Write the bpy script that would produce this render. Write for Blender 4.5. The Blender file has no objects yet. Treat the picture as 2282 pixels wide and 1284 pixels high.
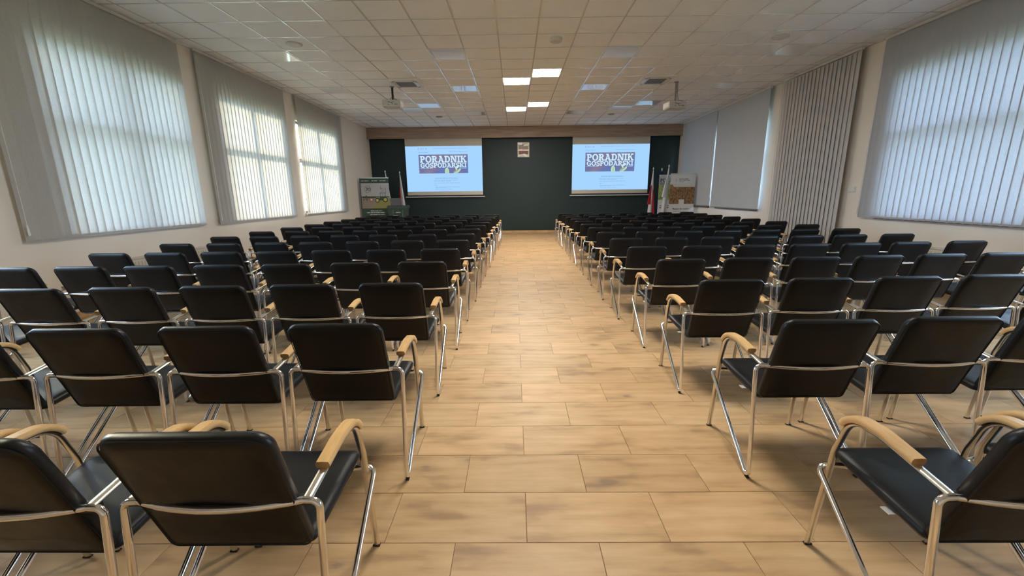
import bpy, math, random
from mathutils import Matrix, Vector

random.seed(7)
scene = bpy.context.scene
col = scene.collection

# ------------------------------------------------------------------ camera
IMG_W, IMG_H = 2282, 1284
F_PX, PITCH, YAW, ROLL = 925.29, 0.22042, 0.008847, -0.010499
CAM = Vector((-0.3625, 0.0, 1.4203))


def camera_axes():
    cp, sp = math.cos(PITCH), math.sin(PITCH)
    cy, sy = math.cos(YAW), math.sin(YAW)
    cr, sr = math.cos(ROLL), math.sin(ROLL)
    rz = Matrix(((cy, sy, 0), (-sy, cy, 0), (0, 0, 1)))
    rx = Matrix(((1, 0, 0), (0, cp, -sp), (0, sp, cp)))
    rr = Matrix(((cr, 0, sr), (0, 1, 0), (-sr, 0, cr)))
    return rr @ rx @ rz


AX = camera_axes()


def to_pixel(p):
    d = AX @ (Vector(p) - CAM)
    if d.y < 0.05:
        return None
    return (IMG_W / 2 + F_PX * d.x / d.y, IMG_H / 2 - F_PX * d.z / d.y)


cam_data = bpy.data.cameras.new('camera')
cam = bpy.data.objects.new('camera', cam_data)
col.objects.link(cam)
right, fwd, up = Vector(AX[0]), Vector(AX[1]), Vector(AX[2])
m = Matrix((right, up, -fwd)).transposed().to_4x4()
m.translation = CAM
cam.matrix_world = m
cam_data.sensor_width = 36.0
cam_data.lens = F_PX * 36.0 / IMG_W
cam_data.clip_start = 0.02
cam_data.clip_end = 300
scene.camera = cam

# ------------------------------------------------------------------ sky, sun, exposure
SKY_STRENGTH = 6.6
world = bpy.data.worlds.new('sky')
scene.world = world
world.use_nodes = True
bg = world.node_tree.nodes['Background']
bg.inputs['Color'].default_value = (0.54, 0.72, 1.0, 1)
bg.inputs['Strength'].default_value = SKY_STRENGTH

sun_data = bpy.data.lights.new('sun', 'SUN')
sun_data.energy = 7.5
sun_data.angle = math.radians(9.0)
sun_data.color = (1.0, 0.83, 0.55)
sun = bpy.data.objects.new('sun', sun_data)
col.objects.link(sun)
SUN_DIR = Vector((0.84, -0.40, -0.36)).normalized()      # travel direction of the light
sun.rotation_euler = SUN_DIR.to_track_quat('-Z', 'Y').to_euler()
sun.location = (-20, 10, 12)

vs = scene.view_settings
vs.view_transform = 'Standard'
vs.look = 'None'
vs.gamma = 1.0
vs.use_curve_mapping = False
vs.exposure = 1.15
LED_STRENGTH = 29.0

scene.cycles.max_bounces = 10
scene.cycles.diffuse_bounces = 6
scene.cycles.glossy_bounces = 4
scene.cycles.transparent_max_bounces = 12
scene.cycles.sample_clamp_indirect = 6.0
scene.cycles.caustics_reflective = False
scene.cycles.caustics_refractive = False

# ------------------------------------------------------------------ helpers
def tag(o, label=None, cat=None, group=None, kind=None):
    if label: o['label'] = label
    if cat: o['category'] = cat
    if group: o['group'] = group
    if kind: o['kind'] = kind
    return o


def empty(name, loc=(0, 0, 0), rz=0.0, parent=None):
    o = bpy.data.objects.new(name, None)
    o.empty_display_size = 0.1
    col.objects.link(o)
    o.location = loc
    o.rotation_euler = (0, 0, rz)
    o.parent = parent
    return o


def fillet(points, default_r=0.0, seg=5):
    """points: (x,y,z[,radius]); returns a polyline with rounded corners."""
    pts = [Vector(p[:3]) for p in points]
    rad = [(p[3] if len(p) > 3 else default_r) for p in points]
    out = [pts[0]]
    for i in range(1, len(pts) - 1):
        a, b, c = pts[i - 1], pts[i], pts[i + 1]
        r = rad[i]
        u, v = (a - b), (c - b)
        lu, lv = u.length, v.length
        if r <= 0 or lu < 1e-6 or lv < 1e-6:
            out.append(b); continue
        u /= lu; v /= lv
        ang = u.angle(v)
        t = min(r / math.tan(ang / 2), lu * 0.48, lv * 0.48)
        rr = t * math.tan(ang / 2)
        cen = b + (u + v).normalized() * (rr / math.sin(ang / 2))
        p0, p1 = b + u * t, b + v * t
        d0, d1 = (p0 - cen), (p1 - cen)
        th = d0.angle(d1)
        axis = d0.cross(d1)
        if axis.length < 1e-9:
            out.append(b); continue
        axis.normalize()
        for k in range(seg + 1):
            out.append(cen + Matrix.Rotation(th * k / seg, 3, axis) @ d0)
    out.append(pts[-1])
    return out


class MB:
    def __init__(self):
        self.v, self.f = [], []

    def box(self, x0, x1, y0, y1, z0, z1):
        n = len(self.v)
        for z in (z0, z1):
            for x, y in ((x0, y0), (x1, y0), (x1, y1), (x0, y1)):
                self.v.append((x, y, z))
        for q in ((3, 2, 1, 0), (4, 5, 6, 7), (0, 1, 5, 4), (1, 2, 6, 5), (2, 3, 7, 6), (3, 0, 4, 7)):
            self.f.append(tuple(n + i for i in q))
        return self

    def bbox(self, x0, x1, y0, y1, z0, z1, b):
        """box whose top edges are chamfered by b"""
        self.loft([[(x0, y0, z0), (x1, y0, z0), (x1, y1, z0), (x0, y1, z0)],
                   [(x0, y0, z1 - b), (x1, y0, z1 - b), (x1, y1, z1 - b), (x0, y1, z1 - b)],
                   [(x0 + b, y0 + b, z1), (x1 - b, y0 + b, z1), (x1 - b, y1 - b, z1), (x0 + b, y1 - b, z1)]])
        return self

    def loft(self, rings, cap=True, closed=True):
        n = len(self.v)
        k = len(rings[0])
        for r in rings:
            self.v.extend(tuple(p) for p in r)
        for i in range(len(rings) - 1):
            for j in range(k if closed else k - 1):
                a = n + i * k + j
                b = n + i * k + (j + 1) % k
                self.f.append((a, b, b + k, a + k))
        if cap:
            self.f.append(tuple(n + j for j in reversed(range(k))))
            self.f.append(tuple(n + (len(rings) - 1) * k + j for j in range(k)))
        return self

    def sweep(self, path, section, side=None):
        """sweep a closed 2-D section along a polyline.  side: fixed lateral axis (planar paths)."""
        path = [Vector(p) for p in path]
        rings = []
        ref = Vector(side) if side else None
        prev = None
        for i, p in enumerate(path):
            if i == 0: t = path[1] - p
            elif i == len(path) - 1: t = p - path[i - 1]
            else: t = (path[i + 1] - p).normalized() + (p - path[i - 1]).normalized()
            t.normalize()
            if ref is not None:
                s = (ref - t * ref.dot(t)).normalized()
            else:
                if prev is None:
                    h = Vector((0, 0, 1)) if abs(t.z) < 0.9 else Vector((1, 0, 0))
                    s = t.cross(h).normalized()
                else:
                    s = (prev - t * prev.dot(t)).normalized()
            prev = s
            u = t.cross(s)
            rings.append([p + s * a + u * b for a, b in section])
        return self.loft(rings)

    def tube(self, path, r, n=8, side=None):
        return self.sweep(path, [(r * math.cos(2 * math.pi * k / n), r * math.sin(2 * math.pi * k / n)) for k in range(n)], side)

    def cyl(self, x, y, z0, z1, r, n=16, r1=None):
        r1 = r if r1 is None else r1
        ring = lambda z, rr: [(x + rr * math.cos(2 * math.pi * k / n), y + rr * math.sin(2 * math.pi * k / n), z) for k in range(n)]
        return self.loft([ring(z0, r), ring(z1, r1)])

    def lathe(self, x, y, prof, n=20):
        return self.loft([[(x + r * math.cos(2 * math.pi * k / n), y + r * math.sin(2 * math.pi * k / n), z) for k in range(n)] for r, z in prof])

    def poly(self, pts):
        n = len(self.v)
        self.v.extend(tuple(p) for p in pts)
        self.f.append(tuple(range(n, n + len(pts))))
        return self

    def prism_y(self, poly, y0, y1):
        """extrude an (x,z) outline from y0 to y1"""
        return self.loft([[(x, y0, z) for x, z in poly], [(x, y1, z) for x, z in poly]])

    def prism_x(self, poly, x0, x1):
        return self.loft([[(x0, y, z) for y, z in poly], [(x1, y, z) for y, z in poly]])

    def mesh(self, name, mat, smooth=False):
        me = bpy.data.meshes.new(name)
        me.from_pydata(self.v, [], self.f)
        me.update()
        if mat: me.materials.append(mat)
        if smooth:
            for p in me.polygons: p.use_smooth = True
            try: me.set_sharp_from_angle(angle=math.radians(52))
            except Exception: pass
        return me

    def build(self, name, mat, parent=None, smooth=False, loc=None):
        o = bpy.data.objects.new(name, self.mesh(name, mat, smooth))
        col.objects.link(o)
        if parent: o.parent = parent
        if loc: o.location = loc
        return o


def link(name, mesh, parent, loc=(0, 0, 0), rot=None):
    o = bpy.data.objects.new(name, mesh)
    col.objects.link(o)
    o.parent = parent
    o.location = loc
    if rot: o.rotation_euler = rot
    return o


# ------------------------------------------------------------------ materials
class NT:
    def __init__(self, name):
        self.mat = bpy.data.materials.new(name)
        self.mat.use_nodes = True
        self.t = self.mat.node_tree
        self.t.nodes.clear()
        self.out = self.t.nodes.new('ShaderNodeOutputMaterial')

    def n(self, kind, **kw):
        nd = self.t.nodes.new(kind)
        for k, v in kw.items():
            if k in nd.inputs.keys(): nd.inputs[k].default_value = v
            else: setattr(nd, k, v)
        return nd

    def l(self, a, b): self.t.links.new(a, b)

    def math(self, op, a, b=None, c=None):
        nd = self.t.nodes.new('ShaderNodeMath'); nd.operation = op
        for i, x in enumerate((a, b, c)):
            if x is None: continue
            if isinstance(x, (int, float)): nd.inputs[i].default_value = x
            else: self.l(x, nd.inputs[i])
        return nd.outputs[0]

    def ramp(self, fac, stops):
        nd = self.t.nodes.new('ShaderNodeValToRGB')
        el = nd.color_ramp.elements
        while len(el) < len(stops): el.new(0.5)
        for e, (p, c) in zip(el, stops):
            e.position = p; e.color = (*c, 1)
        self.l(fac, nd.inputs[0])
        return nd.outputs[0]

    def mix(self, fac, a, b, mode='MIX'):
        nd = self.t.nodes.new('ShaderNodeMix'); nd.data_type = 'RGBA'; nd.blend_type = mode
        for s, x in ((nd.inputs[0], fac), (nd.inputs[6], a), (nd.inputs[7], b)):
            if isinstance(x, (int, float)): s.default_value = x
            elif isinstance(x, tuple): s.default_value = (*x, 1)
            else: self.l(x, s)
        return nd.outputs[2]


def principled(name, color, rough=0.5, metal=0.0, bump=0.0, bump_scale=200.0, vary=0.0, vary_scale=3.0, spec=0.5, coat=0.0):
    t = NT(name)
    b = t.n('ShaderNodeBsdfPrincipled')
    b.inputs['Base Color'].default_value = (*color, 1)
    b.inputs['Roughness'].default_value = rough
    b.inputs['Metallic'].default_value = metal
    b.inputs['Specular IOR Level'].default_value = spec
    if coat: b.inputs['Coat Weight'].default_value = coat
    tc = t.n('ShaderNodeTexCoord')
    if vary:
        nz = t.n('ShaderNodeTexNoise', Scale=vary_scale, Detail=3.0)
        t.l(tc.outputs['Object'], nz.inputs['Vector'])
        lo = tuple(c * (1 - vary) for c in color); hi = tuple(min(1, c * (1 + vary)) for c in color)
        t.l(t.ramp(nz.outputs['Fac'], [(0.3, lo), (0.7, hi)]), b.inputs['Base Color'])
    if bump:
        nz = t.n('ShaderNodeTexNoise', Scale=bump_scale, Detail=2.0)
        t.l(tc.outputs['Object'], nz.inputs['Vector'])
        bp = t.n('ShaderNodeBump', Strength=bump, Distance=0.002)
        t.l(nz.outputs['Fac'], bp.inputs['Height'])
        t.l(bp.outputs['Normal'], b.inputs['Normal'])
    t.l(b.outputs[0], t.out.inputs[0])
    return t.mat


def emission(name, color, strength):
    t = NT(name)
    e = t.n('ShaderNodeEmission', Color=(*color, 1), Strength=strength)
    t.l(e.outputs[0], t.out.inputs[0])
    return t.mat


def translucent(name, color, frac):
    t = NT(name)
    tc = t.n('ShaderNodeTexCoord')
    nz = t.n('ShaderNodeTexNoise', Scale=60.0, Detail=2.0)
    t.l(tc.outputs['Object'], nz.inputs['Vector'])
    c = t.ramp(nz.outputs['Fac'], [(0.3, tuple(x * 0.96 for x in color)), (0.7, tuple(min(1, x * 1.03) for x in color))])
    d = t.n('ShaderNodeBsdfDiffuse'); tr = t.n('ShaderNodeBsdfTranslucent')
    t.l(c, d.inputs['Color']); t.l(c, tr.inputs['Color'])
    mx = t.n('ShaderNodeMixShader'); mx.inputs[0].default_value = frac
    t.l(d.outputs[0], mx.inputs[1]); t.l(tr.outputs[0], mx.inputs[2])
    t.l(mx.outputs[0], t.out.inputs[0])
    return t.mat


def glass_mat():
    t = NT('window_glass')
    tr = t.n('ShaderNodeBsdfTransparent', Color=(0.93, 0.96, 0.95, 1))
    gl = t.n('ShaderNodeBsdfGlossy', Roughness=0.02)
    lw = t.n('ShaderNodeLayerWeight', Blend=0.5)
    fr = t.math('ADD', t.math('MULTIPLY', t.math('POWER', lw.outputs['Facing'], 5.0), 0.9), 0.03)
    mx = t.n('ShaderNodeMixShader')
    t.l(fr, mx.inputs[0]); t.l(tr.outputs[0], mx.inputs[1]); t.l(gl.outputs[0], mx.inputs[2])
    t.l(mx.outputs[0], t.out.inputs[0])
    return t.mat


FX, FY, TL, TW = -0.3236, 1.4627, 0.6, 0.3       # floor tile phase and size


def floor_mat():
    t = NT('oak_look_tile')
    g = t.n('ShaderNodeNewGeometry')
    s = t.n('ShaderNodeSeparateXYZ'); t.l(g.outputs['Position'], s.inputs[0])
    row = t.math('FLOOR', t.math('DIVIDE', t.math('SUBTRACT', s.outputs[1], FY), TW))
    off = t.math('MULTIPLY', t.math('MODULO', t.math('ABSOLUTE', row), 2.0), TL / 2)
    colm = t.math('FLOOR', t.math('DIVIDE', t.math('SUBTRACT', t.math('SUBTRACT', s.outputs[0], FX), off), TL))
    cell = t.n('ShaderNodeCombineXYZ'); t.l(colm, cell.inputs[0]); t.l(row, cell.inputs[1])
    wn = t.n('ShaderNodeTexWhiteNoise'); wn.noise_dimensions = '2D'; t.l(cell.outputs[0], wn.inputs['Vector'])
    sh = t.n('ShaderNodeVectorMath', operation='SCALE'); t.l(wn.outputs['Color'], sh.inputs[0]); sh.inputs['Scale'].default_value = 37.0
    p = t.n('ShaderNodeVectorMath', operation='ADD'); t.l(g.outputs['Position'], p.inputs[0]); t.l(sh.outputs[0], p.inputs[1])

    def mapped(sc):
        mp = t.n('ShaderNodeMapping'); mp.inputs['Scale'].default_value = sc
        t.l(p.outputs[0], mp.inputs['Vector']); return mp.outputs[0]
    fine = t.n('ShaderNodeTexNoise', Scale=1.0, Detail=6.0, Roughness=0.62); t.l(mapped((3.2, 34.0, 1)), fine.inputs['Vector'])
    broad = t.n('ShaderNodeTexNoise', Scale=1.0, Detail=3.0, Roughness=0.5); t.l(mapped((3.0, 7.0, 1)), broad.inputs['Vector'])
    wave = t.n('ShaderNodeTexWave', Scale=1.0, Distortion=7.0, Detail=1.5, **{'Detail Scale': 1.2})
    wave.wave_type = 'BANDS'; wave.bands_direction = 'Y'
    t.l(mapped((1.1, 3.6, 1)), wave.inputs['Vector'])
    fac = t.math('ADD', t.math('MULTIPLY', fine.outputs['Fac'], 0.42), t.math('MULTIPLY', broad.outputs['Fac'], 0.62))
    fac = t.math('ADD', fac, t.math('MULTIPLY', wave.outputs['Fac'], 0.09))
    base = t.ramp(fac, [(0.36, (0.44, 0.265, 0.125)), (0.52, (0.60, 0.38, 0.185)), (0.72, (0.70, 0.47, 0.25))])
    # knots and smoky stains
    vor = t.n('ShaderNodeTexVoronoi', Scale=1.0); vor.feature = 'F1'; t.l(mapped((1.9, 3.6, 1)), vor.inputs['Vector'])
    kn = t.n('ShaderNodeTexNoise', Scale=1.0, Detail=3.0); t.l(mapped((9.0, 26.0, 1)), kn.inputs['Vector'])
    kd = t.math('ADD', vor.outputs['Distance'], t.math('MULTIPLY', t.math('SUBTRACT', kn.outputs['Fac'], 0.5), 0.22))
    knot = t.ramp(kd, [(0.03, (1, 1, 1)), (0.085, (0.35, 0.35, 0.35)), (0.20, (0, 0, 0))])
    c1 = t.mix(t.math('MULTIPLY', knot, 0.7), base, (0.23, 0.155, 0.10))
    st = t.ramp(broad.outputs['Fac'], [(0.30, (1, 1, 1)), (0.42, (0, 0, 0))])
    c2 = t.mix(t.math('MULTIPLY', st, 0.35), c1, (0.33, 0.20, 0.105))
    tint = t.math('ADD', t.math('MULTIPLY', wn.outputs['Value'], 0.16), 0.92)
    cc = t.n('ShaderNodeCombineColor'); [t.l(tint, cc.inputs[i]) for i in range(3)]
    c3 = t.mix(1.0, c2, cc.outputs[0], 'MULTIPLY')
    b = t.n('ShaderNodeBsdfPrincipled')
    t.l(c3, b.inputs['Base Color'])
    t.l(t.math('ADD', t.math('MULTIPLY', fine.outputs['Fac'], 0.18), 0.36), b.inputs['Roughness'])
    bp = t.n('ShaderNodeBump', Strength=0.12, Distance=0.002)
    t.l(fine.outputs['Fac'], bp.inputs['Height']); t.l(bp.outputs[0], b.inputs['Normal'])
    t.l(b.outputs[0], t.out.inputs[0])
    return t.mat


def wood_mat(name, dark, mid, light, scale, rough=0.4):
    t = NT(name)
    tc = t.n('ShaderNodeTexCoord')
    mp = t.n('ShaderNodeMapping'); mp.inputs['Scale'].default_value = scale
    t.l(tc.outputs['Object'], mp.inputs['Vector'])
    nz = t.n('ShaderNodeTexNoise', Scale=1.0, Detail=5.0, Roughness=0.6); t.l(mp.outputs[0], nz.inputs['Vector'])
    b = t.n('ShaderNodeBsdfPrincipled'); b.inputs['Roughness'].default_value = rough
    t.l(t.ramp(nz.outputs['Fac'], [(0.3, dark), (0.5, mid), (0.7, light)]), b.inputs['Base Color'])
    t.l(b.outputs[0], t.out.inputs[0])
    return t.mat


def leather_mat():
    t = NT('black_leatherette')
    tc = t.n('ShaderNodeTexCoord')
    vo = t.n('ShaderNodeTexVoronoi', Scale=420.0); t.l(tc.outputs['Object'], vo.inputs['Vector'])
    nz = t.n('ShaderNodeTexNoise', Scale=9.0, Detail=3.0); t.l(tc.outputs['Object'], nz.inputs['Vector'])
    b = t.n('ShaderNodeBsdfPrincipled')
    b.inputs['Base Color'].default_value = (0.0078, 0.0080, 0.0092, 1)
    b.inputs['Specular IOR Level'].default_value = 0.36
    t.l(t.ramp(nz.outputs['Fac'], [(0.3, (0.36, 0.36, 0.36)), (0.7, (0.47, 0.47, 0.47))]), b.inputs['Roughness'])
    bp = t.n('ShaderNodeBump', Strength=0.12, Distance=0.001)
    t.l(vo.outputs['Distance'], bp.inputs['Height'])
    bp2 = t.n('ShaderNodeBump', Strength=0.25, Distance=0.008)
    t.l(nz.outputs['Fac'], bp2.inputs['Height']); t.l(bp.outputs[0], bp2.inputs['Normal'])
    t.l(bp2.outputs[0], b.inputs['Normal'])
    t.l(b.outputs[0], t.out.inputs[0])
    return t.mat


M = dict(
    wall=principled('cream_wall_paint', (0.86, 0.785, 0.69), 0.75, bump=0.08, bump_scale=120, vary=0.02, vary_scale=1.2),
    tile=principled('ceiling_tile_white', (0.89, 0.895, 0.91), 0.85, bump=0.25, bump_scale=180, vary=0.03, vary_scale=1.5),
    tbar=principled('ceiling_grid_white', (0.80, 0.80, 0.80), 0.14, 0.2, spec=0.8),
    floor=floor_mat(),
    grout=principled('grey_brown_grout', (0.20, 0.125, 0.07), 0.85, vary=0.1, vary_scale=20),
    green=principled('dark_green_paint', (0.0125, 0.030, 0.032), 0.55, bump=0.05, bump_scale=90, vary=0.06, vary_scale=0.8),
    beam=wood_mat('fascia_oak_laminate', (0.27, 0.19, 0.145), (0.37, 0.27, 0.21), (0.46, 0.345, 0.27), (1.2, 10, 14), 0.45),
    leather=leather_mat(),
    chrome=principled('polished_chrome', (0.87, 0.87, 0.88), 0.10, 1.0, vary=0.02, vary_scale=30),
    nickel=principled('satin_oval_steel', (0.80, 0.77, 0.72), 0.24, 1.0, vary=0.03, vary_scale=30),
    beech=wood_mat('varnished_beech', (0.66, 0.40, 0.165), (0.735, 0.46, 0.20), (0.79, 0.515, 0.245), (60, 6, 60), 0.32),
    rubber=principled('black_rubber', (0.02, 0.02, 0.02), 0.6, bump=0.1, bump_scale=300),
    tagwhite=principled('white_fabric_tag', (0.75, 0.75, 0.73), 0.7, vary=0.03, vary_scale=50),
    slat_l=translucent('pale_blind_fabric', (0.72, 0.705, 0.675), 0.47),
    slat_r=translucent('light_grey_blind_fabric', (0.67, 0.675, 0.70), 0.41),
    slat_door=principled('grey_blind_fabric', (0.58, 0.56, 0.55), 0.8, bump=0.15, bump_scale=400, vary=0.03, vary_scale=4),
    roller=principled('grey_blackout_fabric', (0.56, 0.59, 0.64), 0.75, bump=0.1, bump_scale=400, vary=0.02, vary_scale=4),
    rail=principled('white_powder_coat', (0.72, 0.71, 0.69), 0.3, vary=0.02, vary_scale=8),
    chain=principled('white_plastic_chain', (0.75, 0.73, 0.70), 0.4, vary=0.02, vary_scale=30),
    frame=principled('brown_window_frame', (0.16, 0.10, 0.075), 0.45, vary=0.08, vary_scale=12),
    sill=principled('dark_brown_sill', (0.055, 0.035, 0.03), 0.35, vary=0.1, vary_scale=6),
    glass=glass_mat(),
    door=principled('dark_brown_door', (0.035, 0.024, 0.020), 0.4, vary=0.15, vary_scale=5),
    white=principled('white_plastic', (0.78, 0.77, 0.74), 0.35, vary=0.02, vary_scale=20),
    offwhite=principled('warm_white_plastic', (0.60, 0.585, 0.55), 0.4, vary=0.03, vary_scale=20),
    grille=principled('dark_grey_grille', (0.27, 0.255, 0.25), 0.5, vary=0.05, vary_scale=30),
    grey=principled('grey_plastic', (0.25, 0.25, 0.26), 0.4, vary=0.04, vary_scale=20),
    black=principled('black_plastic', (0.012, 0.012, 0.013), 0.4, vary=0.1, vary_scale=20),
    panel_off=principled('frosted_led_panel', (0.93, 0.94, 0.95), 0.25, spec=1.0, coat=1.0, vary=0.01, vary_scale=3),
    panel_on=emission('lit_led_panel', (1.0, 0.945, 0.85), LED_STRENGTH),
    screen=principled('projection_fabric', (0.66, 0.62, 0.55), 0.8, vary=0.01, vary_scale=3),
    radiator=principled('white_radiator_enamel', (0.72, 0.68, 0.62), 0.3, vary=0.02, vary_scale=6),
    grass=principled('lawn_green', (0.26, 0.30, 0.20), 0.9, vary=0.2, vary_scale=0.3),
    leaf=principled('tree_leaf_green', (0.10, 0.17, 0.05), 0.7, vary=0.3, vary_scale=2),
    bark=principled('tree_bark', (0.10, 0.07, 0.05), 0.9, vary=0.2, vary_scale=6),
    outside=principled('outer_render', (0.62, 0.58, 0.50), 0.8, vary=0.04, vary_scale=0.6),
)

# ------------------------------------------------------------------ room shell
XL, XR = -5.7, 5.7            # side wall faces
YB, YF = -3.0, 16.05          # rear wall, green front wall
BEAM_Y = 15.80
ZC = 3.83                     # ceiling
R0 = 6.4787                   # y of ceiling grid row 0
TH = 0.26                     # wall thickness


def wall_with_holes(name, x0, x1, y0, y1, z0, z1, holes, mat):
    mb = MB()
    ys = sorted({y0, y1} | {h[0] for h in holes} | {h[1] for h in holes})
    for a, b in zip(ys[:-1], ys[1:]):
        hs = [h for h in holes if h[0] <= a + 1e-6 and h[1] >= b - 1e-6]
        if not hs:
            mb.box(x0, x1, a, b, z0, z1)
        else:
            h = hs[0]
            if h[2] > z0: mb.box(x0, x1, a, b, z0, h[2])
            if h[3] < z1: mb.box(x0, x1, a, b, h[3], z1)
    return tag(mb.build(name, mat), kind='structure')


LEFT_WIN = [(1.95, 4.10), (4.98, 7.16), (7.92, 10.06), (10.72, 12.97)]  # first opening is out of view, added to let in more daylight
RIGHT_WIN = [(1.70, 4.05), (4.75, 7.10), (10.63, 12.80), (13.25, 15.30)]  # first opening here is also unseen, added to brighten walls and ceiling
WZ0, WZ1 = 1.02, 3.26
DOOR = (8.05, 9.75, 0.0, 2.75)
wall_with_holes('wall_left', XL - TH, XL, YB, YF + 0.2, -0.2, ZC + 0.25, [(a, b, WZ0, WZ1) for a, b in LEFT_WIN], M['wall'])
wall_with_holes('wall_right', XR, XR + TH, YB, YF + 0.2, -0.2, ZC + 0.25, [(a, b, WZ0, WZ1) for a, b in RIGHT_WIN] + [DOOR], M['wall'])
tag(MB().box(XL, XR, YB - 0.2, YB, -0.2, ZC + 0.25).build('wall_back', M['wall']), kind='structure')
tag(MB().box(XL, XR, YF, YF + 0.2, 0.0, ZC + 0.25).build('wall_front', M['green']), kind='structure')
tag(MB().box(XL, XR, BEAM_Y, BEAM_Y + 0.05, 3.45, ZC).build('trim_1', M['beam']), label='wooden fascia board across the top of the green wall', kind='structure')
tag(MB().box(XL, XR, YF - 0.015, YF, 0.004, 0.09).build('baseboard_front', M['floor']), kind='structure')
tag(MB().box(XL, XL + 0.012, YB, YF - 0.016, 0.004, 0.085).build('baseboard_left', M['floor']), kind='structure')
bbr = MB()
bbr.box(XR - 0.012, XR, YB, DOOR[0], 0.004, 0.085).box(XR - 0.012, XR, DOOR[1], YF - 0.016, 0.004, 0.085)
tag(bbr.build('baseboard_right', M['floor']), kind='structure')

# ---- floor: grout bed with bevelled oak-look tiles
floor = tag(MB().box(XL - TH, XR + TH, YB - 0.2, YF + 0.2, -0.2, -0.0025).build('floor', M['grout']), kind='structure')
GAP = 0.0022
full_tile = MB().bbox(GAP / 2, TL - GAP / 2, GAP / 2, TW - GAP / 2, -0.003, 0.0, 0.0012).mesh('floor_tile', M['floor'])
tiles = []
row0 = int(math.floor((YB - FY) / TW)) - 1
for r in range(row0, int((YF - FY) / TW) + 2):
    y0 = FY + r * TW
    off = (abs(r) % 2) * TL / 2
    c0 = int(math.floor((XL - FX - off) / TL)) - 1
    for c in range(c0, int((XR - FX - off) / TL) + 2):
        x0 = FX + off + c * TL
        if x0 + TL < XL + 0.02 or x0 > XR - 0.02 or y0 + TW < YB + 0.02 or y0 > YF - 0.02: continue
        tiles.append((x0, y0))


def tile_rank(t):
    x0, y0 = t
    pts = [to_pixel((x0 + dx, y0 + dy, 0)) for dx in (0, TL) for dy in (0, TW)]
    if any(p is None for p in pts): return -1
    cx = sum(p[0] for p in pts) / 4; cy = sum(p[1] for p in pts) / 4
    if not (-60 < cx < IMG_W + 60 and -20 < cy < IMG_H + 60): return -1
    area = (max(p[0] for p in pts) - min(p[0] for p in pts)) * (max(p[1] for p in pts) - min(p[1] for p in pts))
    if -0.95 - (y0 - 2) * 0.002 < x0 + TL / 2 < 0.9: area *= 6       # the open aisle shows whole tiles
    return area


def clip(x0, x1, y0, y1):
    return max(x0, XL), min(x1, XR), max(y0, YB), min(y1, YF)


tiles.sort(key=tile_rank, reverse=True)
rest = MB()
for i, (x0, y0) in enumerate(tiles):
    whole = x0 >= XL and x0 + TL <= XR and y0 >= YB and y0 + TW <= YF
    if i < 299 and whole and tile_rank((x0, y0)) > 0:
        link('floor_tile', full_tile, floor, (x0, y0, 0))
    else:
        a, b, c, d = clip(x0, x0 + TL, y0, y0 + TW)
        if b - a > 0.01 and d - c > 0.01:
            rest.bbox(a + GAP / 2, b - GAP / 2, c + GAP / 2, d - GAP / 2, -0.003, 0.0, 0.0012)
tag(rest.build('floor_tile_field', M['floor'], floor), kind='stuff')

# ---- ceiling: suspended grid
ceiling = tag(MB().box(XL - TH, XR + TH, YB - 0.2, YF + 0.2, ZC + 0.05, ZC + 0.25).build('ceiling', M['tile']), kind='structure')
LIT = {(0, 4), (-1, 5), (0, 9), (-1, 10), (0, -6), (-1, -5)}
OFF = {(-3, 2), (-3, 6), (-3, 11), (2, 2), (2, 6), (2, 11), (-5, 9), (-6, 10), (4, 10), (5, 9), (-8, 2), (-8, 6), (7, 2), (7, 6)}
AC = {(-5, 5), (4, 5)}
G = 0.6
tile_mesh = MB().box(0.008, G - 0.008, 0.008, G - 0.008, ZC + 0.004, ZC + 0.02).mesh('ceiling_tile', M['tile'])
cells = []
for r in range(int((YB - R0) / G) - 1, int((BEAM_Y - R0) / G) + 1):
    for c in range(-10, 10):
        if (c, r) in LIT | OFF | AC: continue
        x0, x1 = max(c * G, XL), min(c * G + G, XR)
        y0, y1 = max(R0 + r * G, YB), min(R0 + r * G + G, BEAM_Y)
        if x1 - x0 < 0.05 or y1 - y0 < 0.05: continue
        p = to_pixel(((x0 + x1) / 2, (y0 + y1) / 2, ZC))
        vis = p is not None and -80 < p[0] < IMG_W + 80 and p[1] > -40
        cells.append((not vis, y0, c, r, x0, x1, y1))
cells.sort()
rest = MB()
n_parts = 0
for nv, y0, c, r, x0, x1, y1 in cells:
    fullc = x1 - x0 > 0.599 and y1 - y0 > 0.599
    if not nv and n_parts < 299:
        n_parts += 1
        if fullc: link('ceiling_tile', tile_mesh, ceiling, (c * G, R0 + r * G, 0))
        else: MB().box(x0 + 0.008, x1 - 0.008, y0 + 0.008, y1 - 0.008, ZC + 0.004, ZC + 0.02).build('ceiling_tile', M['tile'], ceiling)
    else:
        rest.box(x0 + 0.008, x1 - 0.008, y0 + 0.008, y1 - 0.008, ZC + 0.004, ZC + 0.02)
tag(rest.build('ceiling_tile_field', M['tile'], ceiling), kind='stuff')
for c in range(-9, 10):
    MB().box(c * G - 0.009, c * G + 0.009, YB, BEAM_Y, ZC - 0.002, ZC + 0.012).build('main_runner', M['tbar'], ceiling)
cross = MB().box(XL, XR, -0.009, 0.009, ZC - 0.001, ZC + 0.010).mesh('cross_runner', M['tbar'])
for r in range(int((YB - R0) / G), int((BEAM_Y - R0) / G) + 1):
    link('cross_runner', cross, ceiling, (0, R0 + r * G, 0))
edge = MB().box(XL, XL + 0.022, YB, BEAM_Y, ZC - 0.003, ZC + 0.01).mesh('edge_trim', M['tbar'])
link('edge_trim', edge, ceiling)
link('edge_trim', edge, ceiling, (XR - XL - 0.022, 0, 0))

# ---- outside
tag(MB().box(-60, 60, -60, 80, -0.5, -0.3).build('ground', M['grass']), kind='structure')

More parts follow.
